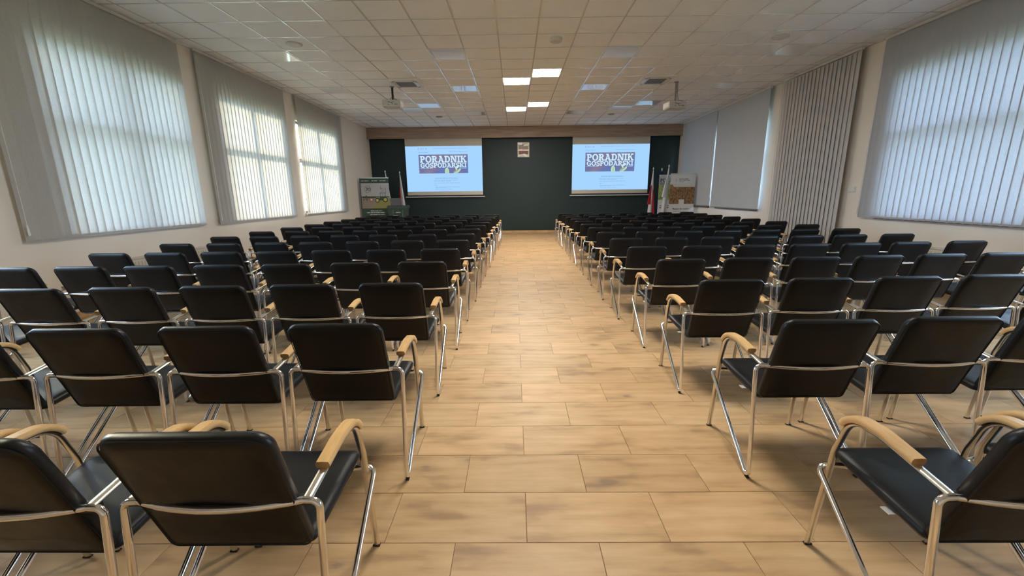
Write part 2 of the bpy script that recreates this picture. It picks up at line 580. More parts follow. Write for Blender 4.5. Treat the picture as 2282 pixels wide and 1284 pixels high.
# ---- windows
win_no = 0


def make_window(side, y0, y1, mullions, sill_mat):
    global win_no
    win_no += 1
    w = empty('window_%d' % win_no)
    tag(w, kind='structure')
    s = -1 if side == 'L' else 1
    xo = (XL - 0.08) if side == 'L' else (XR + 0.08)
    fw = 0.055
    def bx(a, b, c, d, th=0.06): return MB().box(min(xo, xo + s * th), max(xo, xo + s * th), a, b, c, d)
    bx(y0, y1, WZ0, WZ0 + fw).build('window_frame', M['frame'], w)
    bx(y0, y1, WZ1 - fw, WZ1).build('window_frame', M['frame'], w)
    bx(y0, y0 + fw, WZ0 + fw, WZ1 - fw).build('window_frame', M['frame'], w)
    bx(y1 - fw, y1, WZ0 + fw, WZ1 - fw).build('window_frame', M['frame'], w)
    tz = 2.28
    bx(y0 + fw, y1 - fw, tz, tz + 0.10).build('transom', M['frame'], w)
    edges = [y0 + fw] + [e for k in mullions for e in (k - 0.04, k + 0.04)] + [y1 - fw]
    for k in mullions:
        bx(k - 0.04, k + 0.04, WZ0 + fw, tz).build('mullion', M['frame'], w)
        bx(k - 0.04, k + 0.04, tz + 0.10, WZ1 - fw).build('mullion', M['frame'], w)
    for a, b in zip(edges[::2], edges[1::2]):
        for c, d in ((WZ0 + fw, tz), (tz + 0.10, WZ1 - fw)):
            xm = xo + s * 0.03
            MB().box(xm - 0.004, xm + 0.004, a, b, c, d).build('pane', M['glass'], w)
    xi = XL + 0.035 if side == 'L' else XR - 0.035
    MB().box(min(xo, xi), max(xo, xi), y0 - 0.02, y1 + 0.02, WZ0 - 0.045, WZ0).build('window_sill', sill_mat, w)
    # sky portal
    ld = bpy.data.lights.new('window_portal', 'AREA')
    ld.shape = 'RECTANGLE'; ld.size = y1 - y0; ld.size_y = WZ1 - WZ0
    ld.cycles.is_portal = True
    lo = bpy.data.objects.new('window_portal', ld)
    col.objects.link(lo)
    lo.location = (xo + s * 0.09, (y0 + y1) / 2, (WZ0 + WZ1) / 2)
    lo.rotation_euler = (math.pi / 2, 0, s * math.pi / 2)
    return w


for a, b in LEFT_WIN:
    make_window('L', a, b, [(a + b) / 2 - 0.02], M['rail'])
for a, b in RIGHT_WIN:
    make_window('R', a, b, [], M['sill'])

# ---- door behind the floor-length blind
d = empty('door_1'); tag(d, kind='structure')
MB().box(XR + 0.05, XR + 0.12, DOOR[0], DOOR[1], 0.0, DOOR[3]).build('door_frame', M['frame'], d)
for a, b in ((DOOR[0] + 0.08, 8.88), (8.90, DOOR[1] - 0.08)):
    leaf = MB().box(XR + 0.02, XR + 0.05, a, b, 0.01, DOOR[3] - 0.08).build('door_leaf', M['door'], d)
    hy = 8.82 if a < 8.5 else 8.96
    MB().tube(fillet([(XR + 0.02, hy, 1.05), (XR - 0.03, hy, 1.05, 0.01), (XR - 0.03, hy + (-0.11 if a < 8.5 else 0.11), 1.05)]), 0.009).build('door_handle', M['nickel'], leaf, True)

# ------------------------------------------------------------------ blinds
def vertical_blind(side, y0, y1, z0, mat, label, pitch=0.108, width=0.127, ang=14.0, flip=1, jitter=2.0, irregular=()):
    s = 1 if side == 'L' else -1
    xw = XL if side == 'L' else XR
    xb = xw + s * (0.105 if z0 < 0.5 else 0.075)
    b = empty('vertical_blind', (xb, (y0 + y1) / 2, z0))
    tag(b, label, 'blind', 'vertical slat blinds on the side walls')
    yc = (y0 + y1) / 2
    MB().box(-0.022, 0.022, y0 - yc, y1 - yc, ZC - 0.045 - z0, ZC - 0.004 - z0).build('head_rail', M['rail'], b)
    n = max(2, int(round((y1 - y0 - width) / pitch)) + 1)
    H = ZC - 0.055 - z0
    # slightly bowed strip with real thickness
    sect = [(-width / 2, 0.0), (-width / 4, 0.0022), (0, 0.003), (width / 4, 0.0022), (width / 2, 0.0)]
    th = 0.0006
    ring = [(y, x) for y, x in sect] + [(y, x - th) for y, x in reversed(sect)]
    mb = MB().loft([[(x, y, 0.0) for y, x in ring], [(x, y, H) for y, x in ring]])
    slat = mb.mesh('slat', mat)
    # pocket with the bottom weight
    pk = MB().box(-0.0022, 0.0038, -width / 2 + 0.004, width / 2 - 0.004, 0.0, 0.028).mesh('slat_weight', mat)
    ch = None
    for i in range(n):
        y = y0 + width / 2 + i * (y1 - y0 - width) / (n - 1) - yc
        a = math.radians(ang * flip + random.uniform(-jitter, jitter) + (random.choice((-1, 1)) * 9 if i in irregular else 0))
        so = link('slat', slat, b, (0, y, 0), (0, 0, a))
        link('slat_weight', pk, so)
        if i:
            p0 = Vector((s * 0.012, y - pitch, 0.012)); p1 = Vector((s * 0.012, y, 0.012))
            mid = (p0 + p1) / 2 + Vector((0, 0, -0.012))
            if ch is None:
                ch = MB().tube([(0, 0, 0), (0, pitch * 0.25, -0.010), (0, pitch * 0.5, -0.013), (0, pitch * 0.75, -0.010), (0, pitch, 0)], 0.0016, 5).mesh('bead_chain', M['chain'])
            link('bead_chain', ch, b, tuple(p0))
    # operating cord with its weight at the window-side end
    ye = (y0 + 0.01 - yc) if side == 'L' else (y1 - 0.01 - yc)
    MB().tube([(s * 0.03, ye, H - 0.01), (s * 0.03, ye, 0.16)], 0.0022, 6).build('pull_cord', M['chain'], b, True)
    MB().cyl(s * 0.03, ye, 0.06, 0.17, 0.011, 10, 0.007).build('cord_weight', M['chain'], b, True)
    return b


vertical_blind('L', 4.45, 7.10, 0.985, M['slat_l'], 'pale vertical slat blind glowing green-white, nearest on the left wall', flip=-1, ang=12, jitter=3.0)
vertical_blind('L', 7.47, 10.15, 0.965, M['slat_l'], 'cream-lit vertical slat blind, middle of the three on the left wall', flip=-1, ang=5, jitter=1.0)
vertical_blind('L', 10.69, 13.34, 0.975, M['slat_l'], 'cream-lit vertical slat blind farthest along the left wall, beside a bright slit', flip=-1, ang=5, jitter=1.0)
vertical_blind('R', 4.86, 7.40, 0.985, M['slat_r'], 'blue-lit vertical slat blind over a dark sill, nearest on the right wall', flip=1, ang=5, jitter=1.4, irregular=(4, 15))
vertical_blind('R', 7.83, 9.95, 0.04, M['slat_door'], 'grey floor-length vertical slat blind with dark gaps on the right wall', flip=-1, ang=8, jitter=1.5, pitch=0.112)


def roller_blind(y0, y1, z0, label):
    xb = XR - 0.10
    b = empty('roller_blind', (xb, (y0 + y1) / 2, z0))
    tag(b, label, 'blind', 'roller blinds on the right wall')
    yc = (y0 + y1) / 2
    MB().box(-0.03, 0.035, y0 - yc, y1 - yc, ZC - 0.06 - z0, ZC - 0.004 - z0).build('head_rail', M['rail'], b)
    MB().box(-0.001, 0.001, y0 - yc + 0.01, y1 - yc - 0.01, 0.02, ZC - 0.06 - z0).build('fabric', M['roller'], b)
    MB().box(-0.006, 0.006, y0 - yc + 0.005, y1 - yc - 0.005, 0.0, 0.022).build('bottom_bar', M['grille'], b)
    MB().tube([(-0.015, y0 - yc + 0.004, ZC - 0.07 - z0), (-0.015, y0 - yc + 0.004, 0.35)], 0.0025, 6).build('pull_cord', M['chain'], b, True)
    MB().cyl(-0.015, y0 - yc + 0.004, 0.28, 0.36, 0.010, 10, 0.006).build('cord_weight', M['chain'], b, True)


roller_blind(10.42, 12.97, 1.00, 'smooth grey roller blind beside a blue slit of daylight on the right wall')
roller_blind(13.02, 15.50, 1.02, 'smooth grey roller blind at the far end behind the wheat banner')

# ---- radiators, wall box
def radiator(x, y0, y1, label):
    s = 1 if x < 0 else -1
    r = empty('radiator', (x, (y0 + y1) / 2, 0))
    tag(r, label, 'radiator')
    L = (y1 - y0) / 2
    xa, xb = sorted((0.0, s * 0.075))
    MB().box(xa, xb, -L, L, 0.14, 0.60).build('body', M['radiator'], r)
    MB().box(xa, xb, -L, L, 0.605, 0.63).build('top_grille', M['radiator'], r)
    rib = MB().box(-0.004, 0.004, -0.012, 0.012, 0.17, 0.57).mesh('rib', M['radiator'])
    k = int(2 * L / 0.05)
    for i in range(k):
        link('rib', rib, r, (s * 0.079, -L + 0.03 + i * (2 * L - 0.06) / (k - 1), 0))
    for yy in (-L + 0.1, L - 0.1):
        MB().tube([(s * 0.04, yy, 0.14), (s * 0.04, yy, 0.0)], 0.011, 8).build('pipe', M['radiator'], r, True)


radiator(XL + 0.02, 5.2, 7.0, 'white panel radiator under the nearest window on the left wall')
radiator(XR - 0.02, 5.1, 6.9, 'white panel radiator under the dark sill on the right wall')
wb = MB().box(-0.03, 0, -0.075, 0.075, -0.045, 0.045)
wbo = wb.build('thermostat_box', M['white'], loc=(XR, 7.70, 1.46))
tag(wbo, 'small white control box on the right wall beside the floor-length blind', 'wall control')

# ------------------------------------------------------------------ ceiling fittings
LIT_LABEL = {(0, -6): 'square lit ceiling panel overhead near the viewer, right-hand of its pair',
             (-1, -5): 'square lit ceiling panel overhead near the viewer, left-hand of its pair',
             (0, 4): 'square lit ceiling panel, right-hand of the pair ahead of the smoke detector',
             (-1, 5): 'square lit ceiling panel, left-hand of the pair ahead of the smoke detector',
             (0, 9): 'square lit ceiling panel, right-hand of the pair nearer the green wall',
             (-1, 10): 'square lit ceiling panel farthest from the viewer, left-hand of the rear pair'}
OFF_LABEL = {(-3, 2): 'unlit square ceiling panel between the left speaker and the smoke detector',
             (-3, 6): 'unlit square ceiling panel just right of the left air-conditioning cassette',
             (-3, 11): 'unlit square ceiling panel above the right edge of the left screen',
             (2, 2): 'unlit square ceiling panel right of the smoke detector, near the viewer',
             (2, 6): 'unlit square ceiling panel just left of the right air-conditioning cassette',
             (2, 11): 'unlit square ceiling panel above the left edge of the right screen',
             (-5, 9): 'unlit bluish ceiling panel right of the left projector, upper of two touching corners',
             (-6, 10): 'unlit bluish ceiling panel beside the left projector, lower of two touching corners',
             (4, 10): 'unlit bluish ceiling panel left of the right projector, lower of two touching corners',
             (5, 9): 'unlit bluish ceiling panel left of the right projector, upper of two touching corners',
             (-8, 2): 'unlit pale ceiling panel beside the round speaker near the left windows',
             (-8, 6): 'unlit pale ceiling panel above the middle left window',
             (7, 2): 'unlit pale ceiling panel beside the round speaker near the right windows',
             (7, 6): 'unlit pale ceiling panel above the floor-length blind on the right'}


def panel(c, r, on):
    o = empty('ceiling_light', (c * G + G / 2, R0 + r * G + G / 2, ZC))
    tag(o, LIT_LABEL[(c, r)] if on else OFF_LABEL[(c, r)], 'ceiling light', 'lit ceiling panels' if on else 'unlit ceiling panels')
    f = MB()
    a, b = 0.288, 0.272
    f.box(-a, a, -a, -b, -0.004, 0.02).box(-a, a, b, a, -0.004, 0.02).box(-a, -b, -b, b, -0.004, 0.02).box(b, a, -b, b, -0.004, 0.02)
    f.build('frame', M['white'], o)
    MB().box(-b, b, -b, b, 0.0, 0.012).build('diffuser', M['panel_on'] if on else M['panel_off'], o)


for c, r in sorted(LIT): panel(c, r, True)
for c, r in sorted(OFF): panel(c, r, False)


def ac_unit(c, r, label):
    o = empty('air_conditioner', (c * G + G / 2, R0 + r * G + G / 2, ZC))
    tag(o, label, 'air conditioner', 'ceiling air-conditioning cassettes')
    a = 0.335
    MB().loft([[(-a, -a, 0.0), (a, -a, 0.0), (a, a, 0.0), (-a, a, 0.0)],
               [(-a, -a, -0.018), (a, -a, -0.018), (a, a, -0.018), (-a, a, -0.018)],
               [(-a + .03, -a + .03, -0.035), (a - .03, -a + .03, -0.035), (a - .03, a - .03, -0.035), (-a + .03, a - .03, -0.035)]]).build('cover', M['white'], o)
    g = MB().box(-0.19, 0.19, -0.19, 0.19, -0.040, -0.036).build('intake_grille', M['grille'], o)
    bar = MB().box(-0.185, 0.185, -0.004, 0.004, -0.044, -0.040).mesh('grille_bar', M['grey'])
    for k in range(11): link('grille_bar', bar, g, (0, -0.17 + k * 0.034, 0))
    for k in range(4):
        v = MB().box(-0.18, 0.18, 0.232, 0.285, -0.043, -0.036).mesh('air_vane', M['rail'])
        link('air_vane', v, o, (0, 0, 0), (0, 0, k * math.pi / 2))
        sl = MB().box(-0.06, 0.06, -0.008, 0.008, -0.0395, -0.036).mesh('slot', M['black'])
        q = Matrix.Rotation(k * math.pi / 2 + math.pi / 4, 3, 'Z') @ Vector((0.33, 0, 0))
        link('slot', sl, o, (q.x, q.y, 0), (0, 0, k * math.pi / 2 + 3 * math.pi / 4))


ac_unit(-5, 5, 'white ceiling air-conditioning cassette above the left projector')
ac_unit(4, 5, 'white ceiling air-conditioning cassette beside the right projector')


def round_fitting(name, x, y, rad, depth, mat, face, label, cat):
    o = empty(name, (x, y, ZC)); tag(o, label, cat)
    MB().lathe(0, 0, [(rad, 0.004), (rad, -depth * 0.5), (rad * 0.93, -depth)], 28).build('rim', mat, o, True)
    MB().lathe(0, 0, [(rad * 0.86, -depth + 0.001), (rad * 0.84, -depth - 0.004), (rad * 0.5, -depth - 0.008)], 28).build('grille', face, o, True)


round_fitting('ceiling_speaker', -3.9, 7.37, 0.125, 0.012, M['offwhite'], M['offwhite'], 'round grey ceiling speaker near the left windows', 'speaker')
round_fitting('ceiling_speaker', 3.89, 7.34, 0.125, 0.012, M['offwhite'], M['offwhite'], 'round grey ceiling speaker near the right windows', 'speaker')
round_fitting('ceiling_speaker', -2.7, 13.80, 0.105, 0.012, M['grille'], M['grille'], 'small dark round ceiling speaker above the left screen', 'speaker')
round_fitting('ceiling_speaker', 2.64, 13.72, 0.105, 0.012, M['grille'], M['grille'], 'small dark round ceiling speaker above the right screen', 'speaker')
round_fitting('smoke_detector', 0.31, 7.28, 0.10, 0.045, M['offwhite'], M['offwhite'], 'round smoke detector on the ceiling ahead of the lit panels', 'smoke detector')


def projector(x, y, drop, yaw, label, stem):
    o = empty('projector', (x, y, ZC), yaw); tag(o, label, 'projector', 'ceiling projectors')
    zt = -drop
    MB().lathe(0, 0, [(0.05, 0.0), (0.05, -0.012), (0.02, -0.02)], 16).build('ceiling_plate', M['grey'], o, True)
    MB().cyl(0, 0, zt, -0.015, 0.021, 12).build('pole', stem, o, True)
    MB().tube(fillet([(0.03, -0.02, -0.01), (0.028, -0.03, zt * 0.6), (0.05, -0.05, zt + 0.02, 0.03), (0.13, -0.13, zt - 0.01)], 0.03), 0.005, 6).build('cable', M['black'], o, True)
    MB().tube(fillet([(-0.02, -0.03, zt + 0.06), (-0.05, -0.13, zt - 0.05, 0.05), (0.03, -0.16, zt - 0.075, 0.04), (0.08, -0.14, zt - 0.04)], 0.03), 0.004, 6).build('cable', M['black'], o, True)
    w, dd, h = 0.205, 0.15, 0.15
    z1 = zt - 0.012
    body = MB()
    bv = 0.02
    body.loft([[(-w + bv, -dd + bv, z1 - h), (w - bv, -dd + bv, z1 - h), (w - bv, dd - bv, z1 - h), (-w + bv, dd - bv, z1 - h)],
               [(-w, -dd, z1 - h + bv), (w, -dd, z1 - h + bv), (w, dd, z1 - h + bv), (-w, dd, z1 - h + bv)],
               [(-w, -dd, z1 - bv * .6), (w, -dd, z1 - bv * .6), (w, dd, z1 - bv * .6), (-w, dd, z1 - bv * .6)],
               [(-w + bv, -dd + bv, z1), (w - bv, -dd + bv, z1), (w - bv, dd - bv, z1), (-w + bv, dd - bv, z1)]])
    bo = body.build('body', M['offwhite'], o)
    MB().box(-0.05, 0.05, -0.05, 0.05, zt - 0.012, zt).build('mount_bracket', M['grey'], o)
    for k, (px, pz, pw) in enumerate(((-0.07, -0.045, .022), (-0.035, -0.05, .016), (0.0, -0.06, .02), (0.02, -0.085, .018), (-0.06, -0.1, .02), (0.08, -0.095, .014), (0.105, -0.095, .014), (0.13, -0.095, .014))):
        MB().box(px - pw / 2, px + pw / 2, -dd - 0.004, -dd + 0.004, z1 + pz - 0.008, z1 + pz + 0.008).build('port', M['black'], bo)
    MB().box(-w - 0.003, -w + 0.002, -0.11, 0.11, z1 - h + 0.03, z1 - 0.03).build('side_vent', M['white'], bo)
    MB().box(w - 0.002, w + 0.003, -0.11, 0.11, z1 - h + 0.03, z1 - 0.03).build('side_vent', M['white'], bo)
    lens = MB().loft([[(0.08 + 0.05 * math.cos(t), yy, z1 - 0.08 + 0.05 * math.sin(t)) for t in [2 * math.pi * k / 18 for k in range(18)]] for yy in (dd - 0.005, dd + 0.035)])
    lens.build('lens', M['black'], bo, True)
    MB().cyl(-w + 0.04, -dd + 0.03, z1 - h - 0.012, z1 - h + 0.004, 0.012, 10).build('foot', M['grey'], bo, True)
    MB().cyl(w - 0.04, -dd + 0.03, z1 - h - 0.012, z1 - h + 0.004, 0.012, 10).build('foot', M['grey'], bo, True)


projector(-3.11, 10.10, 0.29, 0.0, 'white projector on a black ceiling pole in the left half of the hall', M['black'])
projector(3.24, 10.00, 0.41, 0.14, 'white projector on a long grey ceiling pole in the right half of the hall', M['grey'])

# ------------------------------------------------------------------ slab-serif lettering (flat print)
def ringseg(cx, cy, rx, ry, w, h, a0, a1, n=14):
    out = []
    for k in range(n):
        t0 = math.radians(a0 + (a1 - a0) * k / n); t1 = math.radians(a0 + (a1 - a0) * (k + 1) / n)
        o0 = (cx + rx * math.cos(t0), cy + ry * math.sin(t0)); o1 = (cx + rx * math.cos(t1), cy + ry * math.sin(t1))
        i0 = (cx + (rx - w) * math.cos(t0), cy + (ry - h) * math.sin(t0)); i1 = (cx + (rx - w) * math.cos(t1), cy + (ry - h) * math.sin(t1))
        out.append([o0, o1, i1, i0])
    return out


def rc(x0, y0, x1, y1): return [(x0, y0), (x1, y0), (x1, y1), (x0, y1)]


SW, SH = 0.23, 0.165


def glyph(ch):
    s, h = SW, SH
    if ch == 'I': return 0.42, [rc(.11, 0, .31, 1), rc(0, 0, .42, h), rc(0, 1 - h, .42, 1)]
    if ch == 'P': return 0.76, [rc(.09, 0, .09 + s, 1), rc(0, 0, .42, h), rc(0, 1 - h, .45, 1), rc(.2, .40, .45, .40 + h)] + ringseg(.44, .70, .32, .30, s, h, -90, 90)
    if ch == 'R': return 0.86, [rc(.09, 0, .09 + s, 1), rc(0, 0, .38, h), rc(0, 1 - h, .45, 1), rc(.2, .42, .45, .42 + h), [(.38, .46), (.58, .46), (.82, 0), (.58, 0)], rc(.56, 0, .88, h)] + ringseg(.44, .71, .32, .29, s, h, -90, 90)
    if ch == 'D': return 0.86, [rc(.09, 0, .09 + s, 1), rc(0, 0, .42, h), rc(0, 1 - h, .42, 1)] + ringseg(.40, .5, .46, .5, s, h, -90, 90, 20)
    if ch == 'O': return 0.92, ringseg(.46, .5, .46, .515, s, h, 0, 360, 30)
    if ch == 'A': return 0.96, [[(.10, 0), (.28, 0), (.56, 1), (.40, 1)], [(.68, 0), (.88, 0), (.58, 1), (.40, 1)], rc(.25, .26, .72, .26 + h * .8), rc(0, 0, .36, h), rc(.58, 0, .98, h), rc(.22, 1 - h, .58, 1)]
    if ch == 'N': return 0.98, [rc(.10, 0, .25, 1), rc(.74, 0, .89, 1), [(.10, 1), (.36, 1), (.89, 0), (.66, 0)], rc(0, 0, .36, h), rc(0, 1 - h, .3, 1), rc(.62, 1 - h, .98, 1)]
    if ch == 'K': return 0.92, [rc(.09, 0, .09 + s, 1), rc(0, 0, .38, h), rc(0, 1 - h, .38, 1), [(.28, .38), (.66, .95), (.86, .95), (.28, .58)][::-1], [(.36, .56), (.52, .66), (.90, 0), (.66, 0)], rc(.56, 0, .94, h), rc(.54, 1 - h, .90, 1)]
    if ch == 'G': return 0.92, ringseg(.46, .5, .46, .515, s, h, 42, 318, 24) + [rc(.66, .06, .84, .46), rc(.46, .38, .92, .50), rc(.70, .70, .84, 1)]
    if ch == 'S': return 0.72, ringseg(.36, .73, .34, .285, s * .9, h, 25, 270, 16) + ringseg(.36, .28, .36, .295, s * .9, h, -155, 90, 16) + [rc(.54, .74, .68, 1.0), rc(.03, .0, .17, .28)]
    return 0.4, []


def lettering(mb, text, x0, z0, width, height, y, gap=0.06, keep=lambda x: True):
    tot = sum(glyph(c)[0] for c in text) + gap * (len(text) - 1)
    k = width / tot
    x = 0.0
    for ch in text:
        w, polys = glyph(ch)
        for pl in polys:
            pts = [(x0 + (x + px) * k, y, z0 + pz * height) for px, pz in pl]
            if all(keep(p[0]) for p in pts): mb.poly(pts)
        x += w + gap


def print_mat(name, color, rough=0.6): return principled(name, color, rough, vary=0.02, vary_scale=10)


# ------------------------------------------------------------------ projection screens
PIC_S = 0.45          # brightness of the projected page
PIC = emission('projected_white', (0.385, 0.665, 1.0), PIC_S)
PIC_TEXT = emission('projected_lettering', (0.60, 0.86, 1.0), PIC_S)
PIC_DIM = emission('projected_small_print', (0.25, 0.46, 0.76), PIC_S)
PIC_GREEN = emission('projected_leaf', (0.42, 0.66, 0.42), PIC_S)
PIC_LEAFLIGHT = emission('projected_pale_leaf', (0.60, 0.80, 0.58), PIC_S)
PIC_STEM = emission('projected_stem', (0.10, 0.17, 0.22), PIC_S)


def picture_band():
    t = NT('projected_blurred_photo')
    tc = t.n('ShaderNodeTexCoord')
    nz = t.n('ShaderNodeTexNoise', Scale=1.6, Detail=1.0); t.l(tc.outputs['Object'], nz.inputs['Vector'])
    c = t.ramp(nz.outputs['Fac'], [(0.33, (0.13, 0.19, 0.46)), (0.48, (0.17, 0.18, 0.36)), (0.60, (0.24, 0.20, 0.32)), (0.72, (0.20, 0.30, 0.52))])
    e = t.n('ShaderNodeEmission', Strength=PIC_S); t.l(c, e.inputs['Color'])
    t.l(e.outputs[0], t.out.inputs[0])
    return t.mat


PIC_BAND = picture_band()


def bars(mb, x0, x1, z, h, y, seed, words=True):
    rnd = random.Random(seed)
    x = x0
    while x < x1 - 0.02:
        w = min(rnd.uniform(0.05, 0.16), x1 - x)
        mb.poly([(x, y, z), (x + w, y, z), (x + w, y, z + h), (x, y, z + h)])
        x += w + (0.018 if words else 0)


def ellipse(mb, cx, cz, rx, rz, y, rot=0, n=20, zmin=-9):
    pts = []
    for k in range(n):
        t = 2 * math.pi * k / n
        px, pz = rx * math.cos(t), rz * math.sin(t)
        pts.append((cx + px * math.cos(rot) - pz * math.sin(rot), y, max(zmin, cz + px * math.sin(rot) + pz * math.cos(rot))))
    mb.poly(pts)


def projection_screen(x0, x1, label, dz=0.0):
    cx, z0, z1 = (x0 + x1) / 2, 1.40, 3.62
    y = 15.93
    o = empty('projection_screen', (cx, y, z0)); tag(o, label, 'projection screen', 'projection screens on the green wall')
    W = (x1 - x0) / 2
    MB().box(-W - 0.06, W + 0.06, -0.04, 0.06, z1 - z0 - 0.02, z1 - z0 + 0.10).build('casing', M['white'], o)
    fab = MB().box(-W, W, 0.0, 0.004, 0.045, z1 - z0).build('fabric', M['screen'], o)
    MB().box(-W, W, -0.001, 0.005, 0.0, 0.045).build('black_border', M['black'], o)
    MB().box(-W - 0.07, W + 0.07, -0.012, 0.016, -0.035, -0.003).build('bottom_bar', M['rail'], o)
    pz0, pz1 = 1.575 - z0 + dz, 3.19 - z0 + dz
    pic = MB().box(-W + 0.002, W - 0.004, -0.002, 0.0, pz0, pz1).build('projected_picture', PIC, o)
    a, b, c, dd = -0.84 + W * 0 - 0.09, 0.95 - 0.07, 2.23 - z0 + dz, 2.90 - z0 + dz
    MB().box(a, b, -0.004, -0.002, c, dd).build('picture_band', PIC_BAND, pic)
    yl = -0.006
    leaf = MB()
    ellipse(leaf, 0.10, c + 0.05, 0.075, 0.15, yl + 0.001, 0.05, zmin=c)
    ellipse(leaf, 0.46, c + 0.06, 0.17, 0.055, yl + 0.001, 0.55, zmin=c)
    ellipse(leaf, 0.49, c + 0.23, 0.09, 0.04, yl + 0.001, 0.75)
    ellipse(leaf, 0.44, c + 0.17, 0.03, 0.06, yl + 0.001, 0.3)
    leaf.build('leaf_print', PIC_LEAFLIGHT, pic)
    lf2 = MB()
    ellipse(lf2, 0.105, c + 0.05, 0.045, 0.11, yl - 0.0005, 0.05, zmin=c)
    ellipse(lf2, 0.47, c + 0.06, 0.12, 0.03, yl - 0.0005, 0.55, zmin=c)
    lf2.build('leaf_print', PIC_GREEN, pic)
    MB().poly([(0.30, yl - 0.001, c), (0.33, yl - 0.001, c), (0.58, yl - 0.001, c + 0.17), (0.56, yl - 0.001, c + 0.18)]).build('stem_print', PIC_STEM, pic)
    L = MB()
    lettering(L, 'PORADNIK', a + 0.05, dd - 0.285, b - a - 0.10, 0.235, yl)
    lettering(L, 'GOSPODARSKI', a + 0.055, dd - 0.465, b - a - 0.11, 0.165, yl - 0.0002, gap=0.035)
    bars(L, a + 0.05, a + 0.5, dd - 0.50, 0.012, yl, 3); bars(L, b - 0.33, b - 0.05, dd - 0.50, 0.012, yl, 4)
    L.build('lettering', PIC_TEXT, pic)
    T = MB()
    yt = -0.0035
    top = pz1
    T.poly([(a - .01, yt, top - .13), (a + .015, yt, top - .13), (a + .015, yt, top - .05), (a - .01, yt, top - .05)])
    for k in range(3): bars(T, a + 0.06, a + 0.22, top - .072 - k * .02, .008, yt, 10 + k)
    ellipse(T, a + 0.29, top - .09, .022, .03, yt)
    bars(T, a + 0.55, b, top - .085, .014, yt, 21); bars(T, b - 0.70, b, top - .205, .016, yt, 22); bars(T, a, a + .37, top - .215, .014, yt, 23)
    zz = c - .19
    bars(T, -.35, .50, zz, .028, yt, 31); bars(T, -.40, .50, zz - .066, .014, yt, 32); bars(T, -.40, .22, zz - .10, .014, yt, 33)
    bars(T, -.40, .55, zz - .165, .014, yt, 34); bars(T, -.40, -.29, zz - .24, .014, yt, 35); bars(T, -.36, .56, zz - .31, .014, yt, 36)
    bars(T, -.36, .03, zz - .335, .010, yt, 37); bars(T, -.36, .28, zz - .385, .014, yt, 38)
    tag(T.build('small_print', PIC_DIM, pic), kind='stuff')


projection_screen(-4.37, -1.55, 'pulled-down projection screen with blue web page, left of the wall emblem')
projection_screen(1.76, 4.58, 'pulled-down projection screen with blue web page, right of the wall emblem', 0.005)

# ------------------------------------------------------------------ emblem in its frame
em = empty('wall_emblem', (-0.03, YF - 0.005, 2.78)); tag(em, 'small framed white and red emblem on the green wall between the screens', 'emblem')
MB().box(-0.235, 0.235, -0.02, 0.0, -0.012, 0.535).build('frame', M['black'], em)
cream = print_mat('cream_board', (0.72, 0.68, 0.56)); redb = print_mat('dull_red', (0.30, 0.12, 0.10)); taupe = print_mat('taupe', (0.40, 0.33, 0.30)); whit = print_mat('bright_white', (0.95, 0.95, 0.95), 0.3)
MB().box(-0.215, 0.215, -0.024, -0.02, 0.0, 0.52).build('board', cream, em)
MB().prism_y([(-0.165, 0.10), (0.17, 0.10), (0.175, 0.22), (-0.17, 0.22)], -0.027, -0.024).build('red_field', redb, em)
MB().prism_y([(-0.17, 0.27), (0.17, 0.27), (0.175, 0.37), (0.0, 0.45), (-0.17, 0.42)], -0.027, -0.024).build('upper_field', taupe, em)
for pts in ([(-0.21, 0.47), (-0.12, 0.43), (-0.055, 0.435), (-0.04, 0.51), (-0.21, 0.515)],
            [(0.0, 0.375), (0.10, 0.40), (0.16, 0.41), (0.21, 0.45), (0.21, 0.51), (0.15, 0.46), (0.08, 0.44), (0.02, 0.43)],
            [(-0.21, 0.225), (-0.03, 0.235), (-0.02, 0.28), (-0.20, 0.275)],
            [(-0.02, 0.225), (0.21, 0.23), (0.21, 0.275), (0.02, 0.265)],
            [(-0.20, 0.02), (-0.13, 0.025), (-0.12, 0.06), (0.0, 0.07), (0.05, 0.02), (0.15, 0.02), (0.16, 0.06), (0.10, 0.07), (0.11, 0.10), (0.02, 0.12), (-0.06, 0.10), (-0.18, 0.09)]):
    MB().prism_y(pts, -0.032, -0.027).build('white_relief', whit, em)

# ------------------------------------------------------------------ roll-up banners
dgreen = print_mat('banner_green', (0.045, 0.085, 0.065)); bwhite = print_mat('banner_white', (0.70, 0.70, 0.68)); bgrey = print_mat('banner_sky', (0.50, 0.51, 0.53))
ink = print_mat('banner_ink', (0.03, 0.035, 0.05)); lightink = print_mat('banner_pale_ink', (0.62, 0.66, 0.62)); alu = principled('brushed_aluminium', (0.62, 0.62, 0.62), 0.3, 0.9, vary=0.03, vary_scale=20)
soil = print_mat('banner_field_soil', (0.33, 0.27, 0.22)); meadow = print_mat('banner_field_green', (0.30, 0.30, 0.09)); yellow = print_mat('banner_yellow', (0.62, 0.52, 0.14)); tgreen = print_mat('banner_tractor_green', (0.05, 0.10, 0.05)); tred = print_mat('banner_red', (0.45, 0.12, 0.09)); blu = print_mat('banner_blue', (0.10, 0.16, 0.30))


def banner(loc, rz, w, h, label, base_mat):
    o = empty('rollup_banner', loc, rz); tag(o, label, 'banner', 'roll-up banners')
    MB().box(-w / 2 - 0.01, w / 2 + 0.01, -0.06, 0.10, 0.0, 0.075).build('base_cassette', alu, o)
    MB().tube([(0, 0.04, 0.07), (0, 0.04, h)], 0.009, 8).build('pole', alu, o, True)
    MB().box(-w / 2, w / 2, -0.012, 0.012, h - 0.005, h + 0.022).build('top_rail', alu, o)
    sh = MB().box(-w / 2, w / 2, -0.001, 0.001, 0.07, h).build('printed_sheet', base_mat, o)
    return o, sh


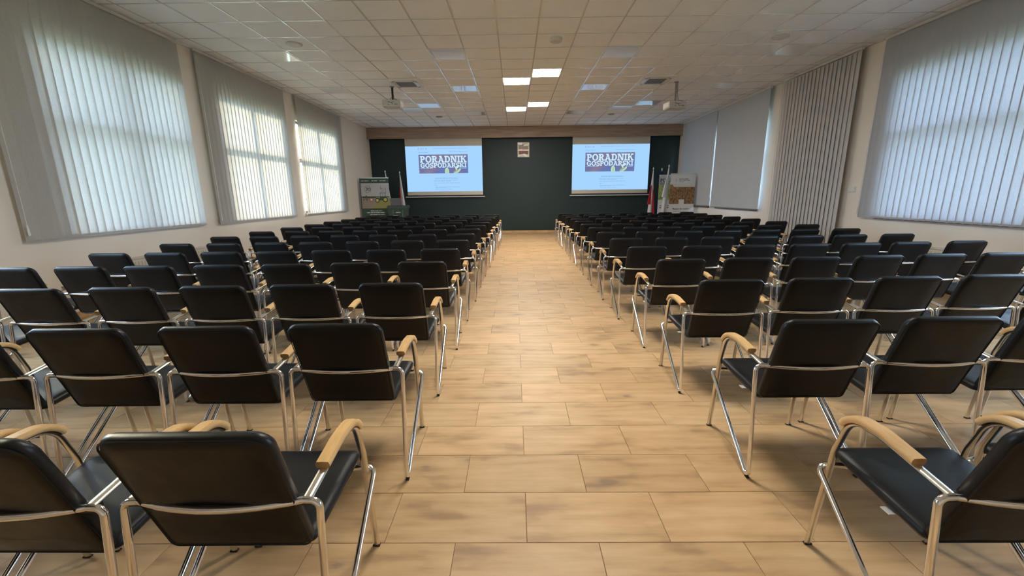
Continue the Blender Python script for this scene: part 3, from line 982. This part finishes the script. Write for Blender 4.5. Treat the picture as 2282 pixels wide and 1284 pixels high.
def strip(sh, name, mat, x0, x1, z0, z1, k=1):
    return MB().box(x0, x1, -0.001 - 0.0012 * k, -0.001, z0, z1).build(name, mat, sh)


def disc(sh, name, mat, cx, cz, r, k=2, n=20):
    return MB().prism_y([(cx + r * math.cos(2 * math.pi * i / n), cz + r * math.sin(2 * math.pi * i / n)) for i in range(n)], -0.001 - 0.0012 * k, -0.001).build(name, mat, sh)


# left banner: green, tractor picture, round "70" mark
o, sh = banner((-5.12, 14.45, 0), 0.03, 0.98, 2.02, 'green roll-up banner with a tractor picture and 70 mark, left of the left flags', dgreen)
strip(sh, 'sky_print', bgrey, -0.46, 0.49, 1.42, 1.86)
strip(sh, 'soil_print', soil, -0.46, 0.49, 1.02, 1.42)
MB().prism_y([(-0.10, 1.02), (0.49, 1.02), (0.49, 1.30), (0.12, 1.28)], -0.0034, -0.001).build('meadow_print', meadow, sh)
strip(sh, 'treeline_print', tgreen, -0.46, 0.49, 1.40, 1.425, 2)
lg = MB()
for pl in ringseg(-0.235, 1.66, 0.115, 0.115, 0.008, 0.008, 0, 360, 32): lg.poly([(x, -0.004, z) for x, z in pl])
for pl in (rc(-0.30, 1.695, -0.225, 1.712), [(-0.245, 1.70), (-0.225, 1.70), (-0.26, 1.605), (-0.283, 1.605)]): lg.poly([(x, -0.004, z) for x, z in pl])
for pl in ringseg(-0.18, 1.655, 0.045, 0.055, 0.016, 0.016, 0, 360, 20): lg.poly([(x, -0.004, z) for x, z in pl])
lg.build('round_logo', ink, sh)
lm = MB()
lm.poly([(0.19, -0.004, 1.66), (0.22, -0.004, 1.66), (0.205, -0.004, 1.79)]); lm.poly([(0.36, -0.004, 1.52), (0.375, -0.004, 1.52), (0.375, -0.004, 1.72), (0.36, -0.004, 1.70)])
for k in range(4): bars(lm, 0.2, 0.33, 1.52 + k * .05, .01, -0.004, 60 + k)
lm.build('logo_print', blu, sh)
tr = MB()
for pl in ([(0.02, 1.27), (0.08, 1.27), (0.10, 1.38), (0.03, 1.38)], rc(0.06, 1.29, 0.36, 1.36), [(0.16, 1.36), (0.38, 1.36), (0.36, 1.42), (0.16, 1.42)]): tr.poly([(x, -0.0045, z) for x, z in pl])
for pl in (rc(0.17, 1.42, 0.185, 1.52), rc(0.34, 1.42, 0.355, 1.52), rc(0.255, 1.42, 0.265, 1.52), rc(0.16, 1.52, 0.37, 1.54), rc(-0.42, 1.37, 0.02, 1.40), rc(-0.36, 1.33, -0.15, 1.345), rc(-0.40, 1.29, -0.37, 1.34), rc(-0.30, 1.28, -0.27, 1.36), [(-0.36, 1.40), (-0.3, 1.46), (-0.24, 1.40)]): tr.poly([(x, -0.0045, z) for x, z in pl])
tr.build('tractor_print', tgreen, sh)
for cx, cz, r in ((0.07, 1.285, 0.07), (0.34, 1.31, 0.085)):
    disc(sh, 'wheel_print', ink, cx, cz, r, 4); disc(sh, 'wheel_print', yellow, cx, cz, r * 0.66, 5)
disc(sh, 'wheel_print', tred, -0.13, 1.31, 0.062, 4); disc(sh, 'wheel_print', bwhite, -0.13, 1.31, 0.036, 5)
tx = MB()
bars(tx, -0.43, -0.16, 1.925, .02, -0.004, 71); bars(tx, -0.08, 0.13, 1.925, .02, -0.004, 72); bars(tx, 0.19, 0.43, 1.925, .02, -0.004, 73)
bars(tx, -0.19, 0.2, 0.925, .022, -0.004, 74); bars(tx, -0.31, 0.31, 0.865, .026, -0.004, 75); bars(tx, -0.22, 0.28, 0.80, .02, -0.004, 76); bars(tx, -0.02, 0.13, 0.735, .02, -0.004, 77); bars(tx, -0.02, 0.2, 0.67, .02, -0.004, 78)
tag(tx.build('small_print', lightink, sh), kind='stuff')

# right, rear banner
o, sh = banner((5.02, 14.72, 0), -0.05, 0.85, 2.02, 'white roll-up banner with dark lettering and green leaf photo, half hidden behind wheat banner', bwhite)
leafp = principled('banner_leaf_photo', (0.30, 0.40, 0.14), 0.6, vary=0.5, vary_scale=9)
strip(sh, 'leaf_photo', leafp, -0.425, 0.425, 1.20, 1.70)
strip(sh, 'sky_print', bgrey, -0.425, 0.425, 1.70, 1.99)
lt = MB()
lettering(lt, 'PORADNIK', -0.39, 1.80, 0.78, 0.115, -0.004); lettering(lt, 'GOSPODARSKI', -0.39, 1.71, 0.78, 0.075, -0.004, gap=0.035)
bars(lt, -0.36, 0.2, 0.99, .02, -0.004, 81); bars(lt, -0.36, 0.1, 0.92, .03, -0.004, 82); bars(lt, -0.36, 0.1, 0.75, .02, -0.004, 83)
lt.build('lettering', ink, sh)

# right, front banner with the wheat photo
wheat = NT('banner_wheat_photo')
tc = wheat.n('ShaderNodeTexCoord'); mp = wheat.n('ShaderNodeMapping'); mp.inputs['Scale'].default_value = (26, 1, 11)
wheat.l(tc.outputs['Object'], mp.inputs['Vector'])
nz = wheat.n('ShaderNodeTexNoise', Scale=1.0, Detail=4.0, Roughness=0.7); wheat.l(mp.outputs[0], nz.inputs['Vector'])
wb_ = wheat.n('ShaderNodeBsdfPrincipled', Roughness=0.6)
wheat.l(wheat.ramp(nz.outputs['Fac'], [(0.34, (0.06, 0.03, 0.022)), (0.50, (0.24, 0.12, 0.05)), (0.68, (0.52, 0.32, 0.14))]), wb_.inputs['Base Color'])
wheat.l(wb_.outputs[0], wheat.out.inputs[0])
o, sh = banner((5.10, 13.95, 0), -0.04, 0.80, 2.03, 'white roll-up banner with a wheat field photo and hand, right of the flags', bwhite)
strip(sh, 'wheat_photo', wheat.mat, -0.40, 0.40, 1.08, 1.62)
strip(sh, 'pale_strip', lightink, -0.40, 0.40, 1.62, 1.72)
MB().prism_y([(-0.40, 1.70), (-0.32, 1.70), (-0.24, 1.56), (-0.23, 1.48), (-0.28, 1.50), (-0.40, 1.60)], -0.0045, -0.001).build('hand_print', print_mat('skin_print', (0.36, 0.17, 0.11)), sh)
strip(sh, 'white_square', bwhite, -0.09, 0.08, 1.04, 1.22, 4)
tx = MB()
tx.poly([(-0.225, -0.004, 1.80), (-0.205, -0.004, 1.80), (-0.215, -0.004, 1.93)])
bars(tx, -0.12, 0.20, 1.86, .022, -0.004, 91); bars(tx, -0.12, 0.22, 1.82, .022, -0.004, 92); bars(tx, -0.12, 0.04, 1.775, .014, -0.004, 93)
bars(tx, -0.25, 0.25, 0.83, .014, -0.004, 95); bars(tx, -0.25, 0.2, 0.77, .014, -0.004, 96); bars(tx, -0.25, 0.05, 0.71, .014, -0.004, 97)
tag(tx.build('small_print', print_mat('banner_grey_green_ink', (0.20, 0.25, 0.22)), sh), kind='stuff')
fc = bpy.data.curves.new('headline', 'FONT'); fc.body = 'Magazyn dla rolników'; fc.size = 0.062; fc.align_x = 'CENTER'; fc.offset = 0.0012
fc.materials.append(ink)
ft = bpy.data.objects.new('headline_curve', fc); col.objects.link(ft)
bpy.context.view_layer.update()
fm = bpy.data.meshes.new_from_object(ft.evaluated_get(bpy.context.evaluated_depsgraph_get()))
bpy.data.objects.remove(ft)
fo = bpy.data.objects.new('headline', fm); col.objects.link(fo); fo.parent = sh
fo.location = (0, -0.004, 0.90); fo.rotation_euler = (math.pi / 2, 0, 0)
if not fm.materials: fm.materials.append(ink)

# ------------------------------------------------------------------ flags
fwhite = translucent('white_flag_cloth', (0.80, 0.80, 0.82), 0.2); fred = translucent('red_flag_cloth', (0.42, 0.035, 0.045), 0.15); fnavy = translucent('navy_flag_cloth', (0.016, 0.022, 0.085), 0.1); fstar = print_mat('gold_star', (0.60, 0.48, 0.10))


def cloth_fold(cx, cy, z0, z1, w0, w1, dep, seed, lean=0.0, n=26, m=12):
    """a hanging bundle of cloth: closed wavy section, growing from top to bottom"""
    rnd = random.Random(seed); ph = rnd.uniform(0, 6)
    rings = []
    for i in range(m + 1):
        t = i / m; z = z1 + (z0 - z1) * t
        w = w0 + (w1 - w0) * t ** 0.8
        ring = []
        for k in range(n):
            a = 2 * math.pi * k / n
            rr = 1 + 0.22 * math.sin(4 * a + ph + 1.3 * t) * min(1, t * 3)
            ring.append((cx + lean * t + w * math.cos(a) * rr, cy + dep * (0.4 + 0.6 * t) * math.sin(a) * rr, z))
        rings.append(ring)
    return MB().loft(rings)


def flag(x, y, label, parts, tilt=0.0, top=2.26, group='flags on floor stands'):
    o = empty('flag', (x, y, 0)); tag(o, label, 'flag', group)
    MB().lathe(0, 0, [(0.17, 0.0), (0.17, 0.02), (0.05, 0.045), (0.03, 0.14)], 24).build('stand', M['grey'], o, True)
    MB().tube([(0, 0, 0.05), (tilt, 0, top - 0.04)], 0.013, 10).build('pole', alu, o, True)
    MB().lathe(tilt, 0, [(0.004, top - 0.05), (0.022, top - 0.03), (0.024, top - 0.01), (0.004, top + 0.035)], 12).build('finial', M['white'], o, True)
    for name, mat, args in parts: cloth_fold(*args).build(name, mat, o, True)
    return o


flag(-4.70, 14.92, 'white hanging flag on a stand behind the green tractor banner', [('flag_cloth', fwhite, (-0.17 + .02, 0, 0.75, 2.20, 0.012, 0.05, 0.05, 1, 0.13))], -0.16, 2.27)
flag(-4.42, 15.42, 'white and red hanging flag on a stand left of the left screen',
     [('flag_cloth', fwhite, (-0.07, 0, 0.55, 2.20, 0.012, 0.07, 0.06, 2, 0.10)), ('red_band', fred, (-0.10, 0.01, 1.05, 1.78, 0.012, 0.075, 0.055, 3, 0.02))], -0.07, 2.26)
flag(4.46, 15.0, 'white and red hanging flag on a stand right of the right screen',
     [('flag_cloth', fwhite, (0.0, 0, 0.6, 2.20, 0.012, 0.085, 0.06, 4, -0.03)), ('red_band', fred, (-0.035, -0.01, 1.05, 1.70, 0.015, 0.06, 0.055, 5, -0.06)), ('red_band', fred, (0.035, -0.01, 0.62, 1.55, 0.012, 0.055, 0.06, 6, 0.04))], 0.0, 2.28)
nv = flag(4.84, 15.42, 'dark navy hanging flag between the white-red and the white flag',
          [('flag_cloth', fnavy, (0.06, 0, 0.55, 2.20, 0.012, 0.115, 0.07, 7, -0.02))], 0.06, 2.28)
flag(4.655, 14.36, 'white hanging flag with pale writing right of the navy flag',
     [('flag_cloth', fwhite, (0.11, 0, 0.6, 2.25, 0.014, 0.085, 0.055, 8, -0.10)), ('flag_fold', fwhite, (0.05, -0.02, 1.3, 1.95, 0.01, 0.05, 0.05, 9, -0.07))], 0.11, 2.32)

# ------------------------------------------------------------------ lectern, laptop, microphone
le = empty('lectern', (-4.24, 14.05, 0), 0.05); tag(le, 'grey-green lectern with printed front beside the tractor banner', 'lectern')
lectm = principled('lectern_grey_green', (0.055, 0.075, 0.07), 0.4, vary=0.05, vary_scale=4)
MB().box(-0.30, 0.30, -0.22, 0.22, 0.0, 0.05).build('base', lectm, le)
MB().loft([[(-0.22, -0.16, 0.05), (0.22, -0.16, 0.05), (0.22, 0.16, 0.05), (-0.22, 0.16, 0.05)],
           [(-0.30, -0.20, 1.02), (0.30, -0.20, 1.02), (0.30, 0.20, 1.02), (-0.30, 0.20, 1.02)]]).build('column', lectm, le)
MB().prism_x([(-0.23, 1.02), (0.23, 1.02), (0.23, 1.12), (0.10, 1.12), (-0.08, 1.12), (-0.23, 1.07)], -0.33, 0.33).build('desk_top', lectm, le)
for i, (a, b) in enumerate(((-0.16, -0.11), (0.14, 0.20))):
    MB().box(a, b, -0.212, -0.19, 0.72, 0.97).build('front_print', print_mat('lectern_green_stripe', (0.06, 0.13, 0.075)) if i == 0 else bpy.data.materials['lectern_green_stripe'], le)
lp = MB()
for a, b, z in ((-0.05, 0.11, 0.89), (-0.14, 0.02, 0.79), (0.04, 0.10, 0.72)): lp.box(a, b, -0.214, -0.19, z, z + 0.02)
lp.build('front_lettering', lightink, le)
lap = empty('laptop', (-4.30, 14.05, 1.125), 0.05); tag(lap, 'grey laptop standing open on the lectern', 'laptop')
MB().box(-0.18, 0.18, -0.05, 0.17, 0.0, 0.016).build('keyboard_base', M['grey'], lap)
MB().prism_x([(-0.055, 0.0), (-0.045, 0.0), (-0.095, 0.235), (-0.105, 0.235)], -0.18, 0.18).build('lid', principled('laptop_grey_lid', (0.17, 0.17, 0.18), 0.4, vary=0.03, vary_scale=6), lap)
mic = empty('microphone', (-3.97, 14.06, 1.122)); tag(mic, 'thin black gooseneck microphone on the right edge of the lectern', 'microphone')
MB().lathe(0, 0, [(0.035, 0.0), (0.035, 0.012), (0.012, 0.02)], 16).build('base', M['black'], mic, True)
MB().tube(fillet([(0, 0, 0.01), (0, 0, 0.16, 0.05), (-0.02, -0.03, 0.25)], 0.05), 0.006, 8).build('gooseneck', M['black'], mic, True)
MB().lathe(-0.02, -0.03, [(0.008, 0.235), (0.014, 0.25), (0.014, 0.285), (0.006, 0.295)], 12).build('head', M['black'], mic, True)

# ------------------------------------------------------------------ chairs
HW = 0.276           # half width at the tubes


def rounded_rect(w0, w1, h, r_bot, r_top, seg=5):
    """outline (x,s) from bottom to top, counter-clockwise; w0 bottom half width, w1 top half width"""
    pts = []
    for cx, cz, r, a0 in ((w0 - r_bot, r_bot, r_bot, -90), (w1 - r_top, h - r_top, r_top, 0), (-w1 + r_top, h - r_top, r_top, 90), (-w0 + r_bot, r_bot, r_bot, 180)):
        for k in range(seg + 1):
            a = math.radians(a0 + 90 * k / seg)
            pts.append((cx + r * math.cos(a), cz + r * math.sin(a)))
    return pts


def cushion(outline, thick, mapf, edge=0.014, puff=0.008):
    """padded slab: outline in (u,v); mapf(u,v,t) -> xyz, t across the thickness"""
    cu = sum(p[0] for p in outline) / len(outline); cv = sum(p[1] for p in outline) / len(outline)
    mb = MB()

    def ring(shrink, t):
        out = []
        for u, v in outline:
            du, dv = u - cu, v - cv
            L = math.hypot(du, dv)
            k = max(0.0, (L - shrink) / L)
            out.append(mapf(cu + du * k, cv + dv * k, t))
        return out
    h = thick / 2
    rings = [ring(0.10, -h - puff), ring(0.035, -h - puff * 0.5), ring(edge * 0.45, -h), ring(0.0, -h + edge * 0.5), ring(-0.0035, -h + edge * 0.8), ring(-0.0035, h - edge * 0.8), ring(0.0, h - edge * 0.5), ring(edge * 0.45, h), ring(0.035, h + puff * 0.5), ring(0.10, h + puff)]
    mb.loft(rings)
    return mb


def lerp_profile(prof, v):
    for (v0, y0, z0), (v1, y1, z1) in zip(prof[:-1], prof[1:]):
        if v <= v1 or (v1, y1, z1) == prof[-1]:
            k = (v - v0) / (v1 - v0)
            ty, tz = y1 - y0, z1 - z0
            L = math.hypot(ty, tz)
            return y0 + ty * k, z0 + tz * k, -tz / L, ty / L
    return 0, 0, 0, 1


# backrest: rises from the seat and leans back (towards -y, the viewer)
BPROF = [(0.0, 0.100, 0.402), (0.12, 0.070, 0.518), (0.235, 0.036, 0.628), (0.35, -0.004, 0.736), (0.467, -0.048, 0.848)]


def back_map(u, v, t):
    y, z, ny, nz = lerp_profile(BPROF, v)
    bow = -0.16 * (u * u) * -1.0          # sides wrap slightly forward
    return (u, y + ny * t + bow, z + nz * t)


SPROF = [(0.0, 0.105, 0.402), (0.11, 0.215, 0.402), (0.25, 0.355, 0.420), (0.34, 0.44, 0.440), (0.39, 0.487, 0.432)]


def seat_map(u, v, t):
    y, z, ny, nz = lerp_profile(SPROF, v)
    return (u, y + ny * t, z + nz * t)


def make_chair_meshes():
    me = {}
    me['backrest'] = cushion(rounded_rect(0.211, 0.215, 0.465, 0.022, 0.045), 0.036, back_map).mesh('backrest', M['leather'], True)
    me['seat'] = cushion(rounded_rect(0.213, 0.222, 0.388, 0.02, 0.03), 0.034, seat_map).mesh('seat', M['leather'], True)
    # rear rail behind the back, bowed towards the viewer
    pts = []
    for k in range(13):
        u = -1 + 2 * k / 12
        x = u * (HW - 0.045)
        pts.append((x, 0.042 - 0.037 * (1 - u * u), 0.592 - 0.001 * (1 - u * u)))
    me['back_rail'] = MB().tube(pts, 0.0105, 10).mesh('back_rail', M['chrome'], True)
    for side, nm in ((-1, 'l'), (1, 'r')):
        X = side * HW
        xi = side * (HW - 0.047)
        path = fillet([(xi, 0.042, 0.592), (X, 0.042, 0.590, 0.040), (X, -0.014, -0.012, 0.022), (X, 0.475, 0.388, 0.030), (side * 0.17, 0.455, 0.390)], 0, 5)
        me['leg_' + nm] = MB().tube(path, 0.0105, 10).mesh('rear_leg', M['chrome'], True)
        glide = MB().box(X - 0.008, X + 0.008, -0.010, 0.012, 0.0, 0.005)
        me['glide_' + nm] = glide.mesh('foot_glide', M['rubber'])
        # flat oval front leg sweeping up into the arm
        XA = side * (HW - 0.030)
        apath = fillet([(XA, 0.492, 0.005), (XA, 0.440, 0.47, 0.10), (XA, 0.390, 0.628, 0.12), (XA, 0.26, 0.632, 0.2), (XA, 0.040, 0.600)], 0, 6)
        n = 10
        oval = [(0.0145 * math.cos(2 * math.pi * k / n), 0.0075 * math.sin(2 * math.pi * k / n)) for k in range(n)]
        me['arm_' + nm] = MB().sweep(apath, oval, side=(1, 0, 0)).mesh('arm_frame', M['nickel'], True)
        me['cap_' + nm] = MB().box(XA - 0.0145, XA + 0.0145, 0.484, 0.500, 0.0, 0.006).mesh('foot_cap', M['rubber'])
        # wooden pad on top of the arm
        top = [p for p in apath if 0.10 < p.y < 0.402 and p.z > 0.565]
        w, tt = 0.0215, 0.012
        sect = [(-w, -tt * .5), (-w, tt * .45), (-w * .82, tt), (0, tt * 1.08), (w * .82, tt), (w, tt * .45), (w, -tt * .5), (w * .8, -tt), (-w * .8, -tt)]
        # pad centre line is lifted above the tube
        lifted = []
        for i, p in enumerate(top):
            a = top[max(0, i - 1)]; b = top[min(len(top) - 1, i + 1)]
            t = (b - a).normalized()
            nrm = Vector((0, t.z, -t.y))
            if nrm.z < 0: nrm = -nrm
            lifted.append(p + nrm * 0.018)
        last = lifted[-1]
        lifted.append(Vector((last.x, 0.140, last.z - 0.016 * (last.y - 0.140) / 0.1)))
        me['pad_' + nm] = MB().sweep(lifted, sect, side=(1, 0, 0)).mesh('armrest', M['beech'], True)
        me['screw_' + nm] = MB().box(side * 0.205, side * (HW - 0.02), 0.035, 0.062, 0.580, 0.597).mesh('arm_bracket', M['black'])
    ol = rounded_rect(0.211, 0.215, 0.465, 0.022, 0.045)
    pip = MB()
    rings = []
    for k, (u, v) in enumerate(ol):
        p = Vector(back_map(u, v, 0.017)); c0 = Vector(back_map(0, 0.23, 0.017))
        out = (p - c0).normalized()
        nr = Vector((0, -1, -0.2)).normalized()
        rings.append([p + out * (0.0032 * math.cos(t)) + nr * (0.0032 * math.sin(t)) for t in (0.0, 1.57, 3.14, 4.71)])
    pip.loft(rings + [rings[0]], cap=False)
    me['piping'] = pip.mesh('piping', M['leather'], True)
    me['tag'] = MB().box(-0.233, -0.190, 0.205, 0.240, 0.3895, 0.393).mesh('care_tag', M['tagwhite'])
    me['crossbar'] = MB().tube([(-0.18, 0.455, 0.390), (0.18, 0.455, 0.390)], 0.0105, 8).mesh('front_crossbar', M['chrome'], True)
    return me


CH = make_chair_meshes()


def add_chair(x, y, rz, label, group, with_tag):
    o = empty('conference_chair', (x, y, 0), rz)
    tag(o, label, 'chair', group)
    se = link('seat', CH['seat'], o)
    if with_tag: link('care_tag', CH['tag'], se)
    bk = link('backrest', CH['backrest'], o)
    link('piping', CH['piping'], bk)
    rl = link('back_rail', CH['back_rail'], o)
    link('front_crossbar', CH['crossbar'], o)
    for s in 'lr':
        lg_ = link('rear_leg', CH['leg_' + s], o); link('foot_glide', CH['glide_' + s], lg_)
        ar = link('front_leg', CH['arm_' + s], o); link('foot_cap', CH['cap_' + s], ar)
        link('armrest', CH['pad_' + s], o)
        link('arm_bracket', CH['screw_' + s], rl)
    return o


ORD = ['first', 'second', 'third', 'fourth', 'fifth', 'sixth', 'seventh', 'eighth', 'ninth', 'tenth', 'eleventh', 'twelfth', 'thirteenth', 'fourteenth']
NROW = 14


def in_view(x, y):
    pts = [to_pixel((x + dx, y + dy, z)) for dx in (-0.27, 0.27) for dy in (-0.07, 0.5) for z in (0.0, 0.86)]
    pts = [p for p in pts if p]
    if len(pts) < 5: return False
    xs = [p[0] for p in pts]; ys = [p[1] for p in pts]
    return max(xs) > 8 and min(xs) < IMG_W - 8 and min(ys) < IMG_H


L_AISLE = [-0.918, -0.925, -0.932, -0.922, -0.922, -0.912, -0.914, -0.905, -0.87, -0.85, -0.85, -0.80, -0.79, -0.79]
R_AISLE = [0.805, 0.812, 0.826, 0.845, 0.828, 0.836, 0.843, 0.86, 0.868, 0.865, 0.90, 0.90, 0.91, 0.91]
for n in range(NROW):
    ly = 0.945 + 0.913 * n + (0.012 if n == 0 else 0)
    ry = 0.950 + 0.920 * n + (0.012 if n == 0 else 0)
    lp_ = 0.584 if n < 2 else 0.594
    rp = 0.59 if n < 2 else 0.622
    for i in range(7):
        jx, jy, ja = random.uniform(-0.007, 0.007), random.uniform(-0.014, 0.014), random.uniform(-0.014, 0.014)
        if n < 3: jx *= 0.3; jy *= 0.3; ja *= 0.5
        x = L_AISLE[n] - HW - lp_ * i + jx * (i > 0)
        y = ly - 0.022 * i + jy
        rown = 'row nearest the viewer' if n == 0 else ('row farthest from the viewer' if n == NROW - 1 else ORD[n] + ' row from the viewer')
        if in_view(x, y):
            seat = 'aisle seat' if i == 0 else ('seat nearest the windows' if i == 6 else ORD[i] + ' seat from the aisle')
            add_chair(x, y, ja, 'black chrome-legged armchair, left block, %s, %s' % (rown, seat), 'chairs of the left block', i % 3 == 1)
        jx, jy, ja = random.uniform(-0.007, 0.007), random.uniform(-0.014, 0.014), random.uniform(-0.014, 0.014)
        if n < 3: jx *= 0.3; jy *= 0.3; ja *= 0.5
        x = R_AISLE[n] + HW + rp * i + jx * (i > 0) + (0.06 if i == 6 else 0)
        y = ry + (0.030 if n < 3 else 0.042) * i + jy
        if in_view(x, y):
            seat = 'aisle seat' if i == 0 else ('seat nearest the wall' if i == 6 else ORD[i] + ' seat from the aisle')
            add_chair(x, y, ja, 'black chrome-legged armchair, right block, %s, %s' % (rown, seat), 'chairs of the right block', i % 2 == 0)

# ------------------------------------------------------------------ unseen trees added outside to block the sun from two left windows
def shade_tree(x, y, zc, seed, label):
    tree = empty('shade_tree', (x, y, -0.3)); tag(tree, label, 'tree', 'unseen trees added to block the sun')
    MB().tube([(0, 0, 0), (0.08, 0.03, zc * 0.4), (-0.05, 0.0, zc - 1.0)], 0.17, 10).build('trunk', M['bark'], tree, True)
    rnd = random.Random(seed)
    cr = MB()
    for k in range(1700):
        v = Vector((rnd.gauss(0, 1), rnd.gauss(0, 1), rnd.gauss(0, 1))).normalized() * (rnd.random() ** 0.4)
        c = Vector((v.x * 1.5, v.y * 1.5, zc + v.z * 2.1))
        a = Vector((rnd.gauss(0, 1), rnd.gauss(0, 1), rnd.gauss(0, 1))).normalized() * 0.26
        b = a.orthogonal().normalized() * 0.16
        cr.poly([c - a, c + b, c + a, c - b])
    cr.build('crown', M['leaf'], tree)


shade_tree(-17.7, 11.8, 7.6, 5, 'leafy tree standing outside the nearest left window')
shade_tree(-22.0, 10.8, 9.4, 6, 'tall leafy tree outside, behind the nearer tree')
